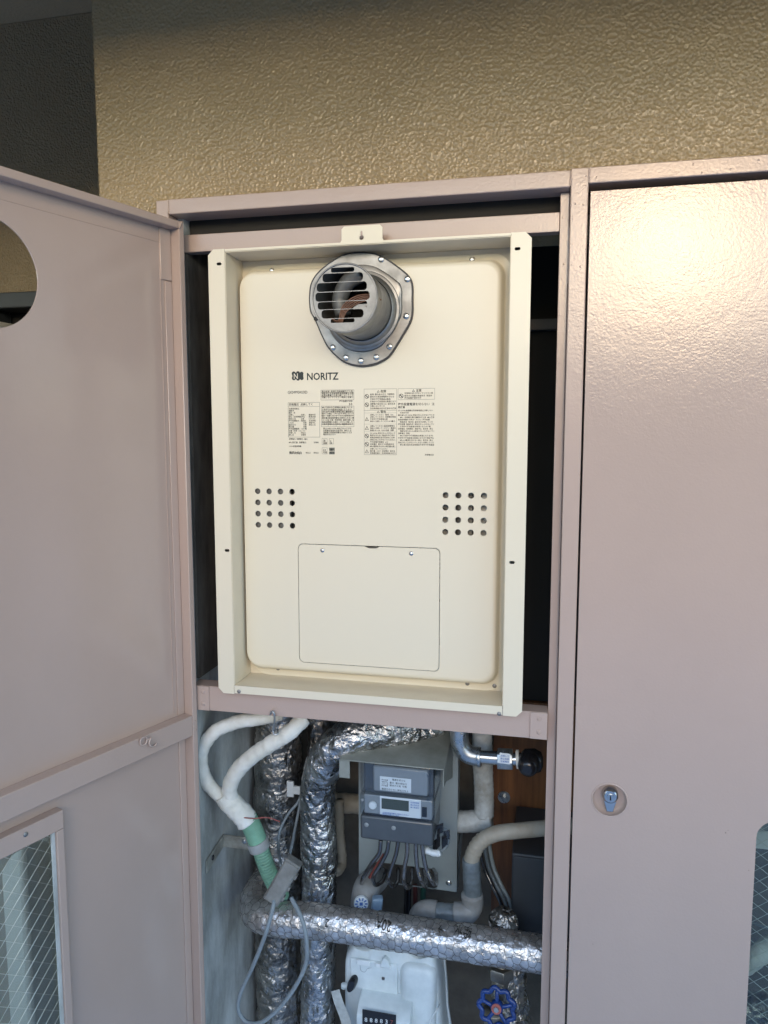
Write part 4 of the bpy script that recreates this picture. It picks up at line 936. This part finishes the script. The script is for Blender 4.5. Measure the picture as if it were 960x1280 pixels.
b = MB(); b.tube(P3([(546, 1139, .15), (533, 1138, .15), (524, 1144, .15), (522, 1160, .15)]), er*.94, 28, .002); b.build('elbow', 'pvc', t, smooth=180)
# big cap elbow with blue wheel sticker
t = thing('grey_elbow_cap', 'rounded grey elbow with a blue and white wheel sticker left of the cables', 'pipe fitting', U(456, 1140, .17))
b = MB(); b.tube(P3([(470, 1098, .24), (460, 1108, .19), (456, 1122, .17), (455, 1150, .17)]), rad(34, U(456, 1122, .17)), 28, .003); b.build('elbow', 'pvc', t, smooth=180)
b = MB(); b.obox(U(471, 1132, .14), Vector((1, .3, 0)).normalized(), Vector((-.3, 1, 0)).normalized(), Vector((.1, 0, 1)), .010, .008, .018); b.build('blue_clip', 'pvc_blue', t, bevel=.003)
sc_ = U(451.5, 1130, .138); n_ = (CAM-sc_).normalized(); n_ = Vector((n_.x, n_.y, 0)).normalized()
b = MB(); b.lathe(sc_+n_*-.006, sc_, [(0, .0140), (.9, .0140), (1, .0135)], 28); b.build('wheel_sticker', 'white_label', t, smooth=40)
b = MB(); rt = Vector((0, 0, 1)).cross(n_)
for i in range(10):
    a_ = 2*math.pi*i/10; d_ = rt*math.cos(a_)+Vector((0, 0, 1))*math.sin(a_); e_ = rt*-math.sin(a_)+Vector((0, 0, 1))*math.cos(a_); b.obox(sc_+n_*.0002+d_*.0095, d_, e_, n_, .0026, .0012, .0003)
b.obox(sc_+n_*.0002, rt, Vector((0, 0, 1)), n_, .003, .003, .0003); b.build('sticker_print', 'blue_print', t)
# thin tubes at right
for i, (dx, m_, lab) in enumerate(((0, 'cable_dark', 'left thin dark tube behind the grey taped pipe'), (6, 'tape_grey', 'middle thin grey tube behind the grey taped pipe'), (12, 'board', 'right thin green tube behind the grey taped pipe'))):
    hose('thin_tube', lab, [(597+dx, 1040, .26), (604+dx, 1080, .26), (614+dx, 1105, .25), (626+dx, 1130, .24), (632+dx, 1165, .23)], 5, m_, None, 10, 'tube')
hose('thin_tube', 'thin grey cable slanting down right of the meter board', [(577, 1035, .3), (574, 1070, .29), (571, 1110, .28)], 4, 'tape_grey', None, 8, 'cable')
# dark grey box right
a_, c_, d_, e_ = R_(639, 700, 1070, 1185, .2)
bx = thing('dark_grey_box', 'dark grey metal box low at the right behind the beige conduit', 'box', (a_, .2, d_))
MB().box(a_, .17, .2, SY-.035, d_, e_).build('box_body', 'dark_box', bx, bevel=.003)
MB().box(a_+.003, .167, .196, .1985, d_+.003, e_-.004).build('box_lid', 'dark_box', bx, bevel=.001)
# valve with blue hand wheel
VY = .05
v = thing('hand_wheel_valve', 'small valve with a blue round hand wheel at the lower right', 'valve', U(622, 1290, VY))
b = MB(); b.tube(P3([(628, 1190, VY+.05), (627, 1215, VY+.04), (624, 1235, VY+.03)]), rad(21, U(627, 1215, VY+.04)), 20, .002, disp=lambda p, L, a: .0010*math.sin(L*2*math.pi/.0045)); b.build('threaded_neck', 'brass', v, smooth=180)
b = MB(); b.lathe(U(626, 1206, VY+.04), U(626, 1220, VY+.04), [(0, .022), (.1, .0235), (.9, .0235), (1, .022)], 6); b.build('gland_nut', 'brass', v, bevel=.001)
hc_ = U(621, 1259, VY-.01); hn = (Vector((-.05, -1, .25))).normalized(); hx = hn.cross(Vector((0, 0, 1))).normalized(); hy_ = hx.cross(hn)
RW = rad(42, hc_)
b = MB(); pts = []
for i in range(97):
    a_ = 2*math.pi*i/96; rr = RW*(1+.09*math.cos(a_*9)); pts.append(hc_+(hx*math.cos(a_)+hy_*math.sin(a_))*rr)
b.tube(pts, .0042, 10, caps=False, smooth=False); b.build('wheel_rim', 'valve_blue', v, smooth=180)
for i in range(5):
    a_ = 2*math.pi*i/5+.3; d_ = hx*math.cos(a_)+hy_*math.sin(a_); b = MB(); b.tube([hc_+d_*.006, hc_+d_*RW*.5+hn*.002, hc_+d_*RW*.96], .0034, 8, .004); b.build('spoke', 'valve_blue', v, smooth=180)
b = MB(); b.lathe(hc_-hn*.006, hc_+hn*.006, [(0, .011), (.8, .011), (1, .009)], 20); b.build('hub', 'valve_blue', v, smooth=40)
b = MB(); b.lathe(hc_+hn*.006, hc_+hn*.0075, [(0, .0085), (1, .0085)], 20); b.build('name_disc', 'red_paint', v, smooth=40)
b = MB(); b.cyl(hc_+hn*.0076, hc_+hn*.011, .0045, n=6); b.build('nut', 'galv', v)
b = MB(); b.tube([hc_-hn*.006, hc_-hn*.03, U(622, 1262, VY+.04)], .006, 12, .004); b.build('stem', 'brass', v, smooth=180)
b = MB(); b.tube(P3([(618, 1262, VY+.05), (620, 1300, VY+.05), (620, 1340, VY+.05)]), .020, 20, .004); b.build('valve_body', 'brass', v, smooth=180)
foil_pipe('insulated_pipe', 'loose crumpled foil wrap hanging behind the blue hand wheel', [(632, 1190, .125), (636, 1230, .125), (640, 1275, .12), (640, 1340, .12)], 40, 'foil_dull', amp=.006, n=48)

# ---------------------------------------------------------------- gas meter
GYf = .10
g = thing('gas_meter', 'white gas meter with number counter under the netted foil pipe', 'meter', U(490, 1330, GYf+.1))
def GP(px, py, Y=GYf): p = U(px, py, Y); return (p.x, p.z)
prof_px = [(434, 1192), (440, 1184), (448, 1186), (458, 1187), (467, 1183), (480, 1182), (495, 1184), (506, 1187), (514, 1193), (526, 1198), (538, 1196), (543, 1197), (546, 1215), (549, 1240), (552, 1290), (553, 1400), (430, 1400), (430, 1300), (429, 1250), (429, 1215), (430, 1200)]
PR_ = [GP(*q) for q in prof_px]
cx_ = sum(p[0] for p in PR_)/len(PR_); cz_ = sum(p[1] for p in PR_)/len(PR_)
def off(P, k, y): return [(cx_+(x-cx_)*k, y, cz_+(z-cz_)*(1-(1-k)*.5)) for x, z in P]
PR_ = smooth_loop(PR_, 3)
b = MB(); b.loops([off(PR_, .90, GYf+.095), off(PR_, 1.0, GYf+.07), off(PR_, 1.0, GYf+.02), off(PR_, .985, GYf+.010), off(PR_, .955, GYf+.003), off(PR_, .90, GYf)], cap0=True, cap1=True); b.build('case_body', 'gas_white', g, smooth=50)
b = MB(); b.loops([off(PR_, 1.03, GYf+.075), off(PR_, 1.03, GYf+.068)], cap0=True, cap1=True); b.build('case_seam', 'gas_white', g, smooth=40)
# raised right half, blended into the case
bx0, bx1, bz1_, bz0_ = U(500, 1240, GYf).x, U(546, 1240, GYf).x, U(525, 1203, GYf).z, U(525, 1400, GYf).z
b = MB(); b.loops([[(x, y, z) for x, z in rrect(bx0+i_*1.0, bx1-i_*.8, bz0_+i_, bz1_-i_, .022-i_*.8, 8)] for i_, y in ((0, GYf+.004), (.0015, GYf-.002), (.005, GYf-.008), (.010, GYf-.0115), (.016, GYf-.013))], cap1=True)
b.build('case_bulge', 'gas_white', g, smooth=180)
# recessed-look dish left, done as raised band
a_, c_, d_, e_ = R_(437, 497, 1202, 1240, GYf-.004); b = MB(); b.box(a_, c_, GYf-.004, GYf+.01, d_, e_); b.build('index_bezel', 'gas_white', g, bevel=.0035, seg=3)
# counter housing: sloped top
a_, c_, d_, e_ = R_(447, 509, 1262, 1400, GYf-.045)
zt_b = U(480, 1238, GYf).z
b = MB(); b.prism([(GYf, zt_b), (GYf-.028, zt_b-.004), (GYf-.045, zt_b-.020), (GYf-.046, d_), (GYf, d_)], 'x', a_-.002, c_+.004); CH = b.build('counter_housing', 'gas_white', g, bevel=.002, seg=3)
CY = GYf-.0465
a_, c_, d_, e_ = R_(453, 495, 1265.5, 1284, CY)
MB().box(a_, c_, CY-.0006, CY+.001, d_, e_).build('counter_window', 'black', CH)
for i, ch in enumerate('888837'):
    px = 455.5+i*6.4; p = U(px, 1274+i*.6, CY-.0008)
    if i < 4: finish('digit', lettering(ch, 8.0*rad(2, p), Matrix.Translation(p+Vector((0, 0, -.0045))) @ FRONT), 'white_label', CH)
    else:
        finish('digit', lettering(ch, 8.0*rad(2, p), Matrix.Translation(p+Vector((0, 0, -.0045))) @ FRONT), 'white_label' if i == 4 else 'red_wire', CH)
p = U(440.5, 1231, GYf-.012)
b = MB(); b.lathe(p+Vector((0, .014, 0)), p+Vector((-.002, -.006, 0)), [(0, .0085), (.7, .0085), (1, .0065)], 24); o_ = b.build('reset_knob', 'black', g, smooth=50)
for v_ in o_.data.vertices:
    zc = p.z-wl(g).z; v_.co.z = zc+(v_.co.z-zc)*1.75; v_.co.x += (v_.co.z-zc)*.28
b = MB(); p2_ = U(430, 1230, GYf+.0); b.lathe(p2_+Vector((-.004, -.006, 0)), p2_+Vector((.010, -.002, 0)), [(0, .004), (.2, .006), (1, .006)], 14); b.build('cap_stub', 'gas_white', g, smooth=60)
b = MB(); b.cyl(U(479, 1223, GYf-.004), U(479, 1223, GYf-.0055), .003, n=14); b.build('vent_hole', 'black', g)
a_, c_, d_, e_ = R_(446, 462, 1201, 1207, GYf-.008); MB().box(a_, c_, GYf-.008, GYf-.003, d_, e_).build('seal_tab', 'white_label', g, bevel=.001)
a_, c_, d_, e_ = R_(469, 488, 1206, 1210.5, GYf-.008); MB().box(a_, c_, GYf-.008, GYf-.003, d_, e_).build('seal_tab', 'white_label', g, bevel=.001)
b = MB(); b.prism([GP(476, 1205), GP(489, 1207), GP(486, 1197), GP(482, 1193), GP(478, 1197)], 'y', GYf-.010, GYf+.01); b.build('lug', 'gas_white', g, bevel=.002)
b = MB(); p = U(454, 1210, GYf-.01); b.tube([p+Vector((-.006, 0, .004)), p+Vector((-.004, -.002, -.004)), p+Vector((.004, -.003, -.005)), p+Vector((.008, 0, .0)), p+Vector((.016, 0, .003))], .0005, 6, .001); b.build('seal_wire', 'galv', g, smooth=180)
for px, py, w in ((449, 1178, 30), (525, 1189, 31)):
    b = MB(); b.lathe(U(px, py-14, GYf+.05), U(px, py+18, GYf+.05), [(0, rad(w*.8, U(px, py, GYf+.05))), (.4, rad(w*.8, U(px, py, GYf+.05))), (.42, rad(w, U(px, py, GYf+.05))), (1, rad(w, U(px, py, GYf+.05)))], 28); b.build('union_nut', 'tape_grey', g, smooth=40)
fastener('screw', U(537, 1277, GYf-.0125), .004, 'gas_white', g)
b = MB(); b.tube(P3([(553, 1250, GYf+.03), (546, 1262, GYf-.014), (538, 1276, GYf-.016), (534, 1290, GYf-.016)]), .0009, 6, .003); b.build('seal_cord', 'white_label', g, smooth=180)
# hanging tag at left of the gas meter
p0_ = U(419, 1238, .07); p1_ = U(436, 1290, .065)
ax = (p1_-p0_).normalized(); ay = Vector((0, -1, .0)); az = ax.cross(ay).normalized(); ay = az.cross(ax)
b = MB(); rr_ = [[p0_+ax*(L_*(p1_-p0_).length*1.3)+az*s_*(.008+.002*L_)+ay*(.002*math.sin(L_*9)+.001*s_) for s_ in (-1, 1)]+[p0_+ax*(L_*(p1_-p0_).length*1.3)+az*s_*(.008+.002*L_)+ay*(.002*math.sin(L_*9)+.001*s_-.0008) for s_ in (1, -1)] for L_ in [i/10 for i in range(11)]]
b.loops(rr_, cap0=True, cap1=True); root_mesh(b.build('paper_tag', 'paper', smooth=40), 'narrow faded printed tag hanging left of the gas meter', 'tag')

# ================================================================ neighbouring shaft seen through the right door window
hose('neighbour_pipe', 'pale taped pipe seen through the wired glass of the right door', [(905, 1222, .10), (950, 1192, .07), (1010, 1158, .06)], 26, 'white_tape', wob(.0008), 20, 'pipe')
MB_ = MB(); a_, c_, d_, e_ = R_(930, 1010, 1040, 1064, .12); nb = thing('neighbour_meter', 'grey meter seen at the top of the right door window', 'meter', (a_, .12, d_))
MB().box(a_-.03, c_, .12, .22, d_, e_+.06).build('housing', 'meter_grey', nb, bevel=.004)
MB().box(a_+.01, c_, .115, .1195, d_+.004, e_).build('face_label', 'white_label', nb)
foil_pipe('insulated_pipe', 'foil wrapped pipe low behind the right door window', [(880, 1262, .16), (950, 1262, .15), (1020, 1270, .15)], 40, 'foil_dull', n=32)
hose('neighbour_cable', 'light cable crossing behind the right door window', [(930, 1150, .12), (945, 1155, .11), (975, 1165, .12)], 4, 'cable', None, 8, 'cable')
# bar behind the heater at the right
root_mesh(MB().box(-.05, .3, SY-.05, SY-.02, 1.70, 1.72).build('wall_batten', 'dark_box'), 'dark metal batten on the back wall right of the heater', 'batten')

# repeats share a group
GR = {'insulated_pipe': 'foil wrapped pipes in the shaft', 'taped_hose': 'white taped hoses at the left', 'service_cable': 'cables under the electricity meter', 'drop_cable': 'sleeved cables below the meter board',
      'thin_tube': 'thin tubes behind the grey taped pipe', 'cable': 'thin grey cables at the left', 'beige_pipe': 'beige pipes behind the electricity meter'}
for o in S.objects:
    if o.parent is None and o.name.split('.')[0] in GR: o['group'] = GR[o.name.split('.')[0]]
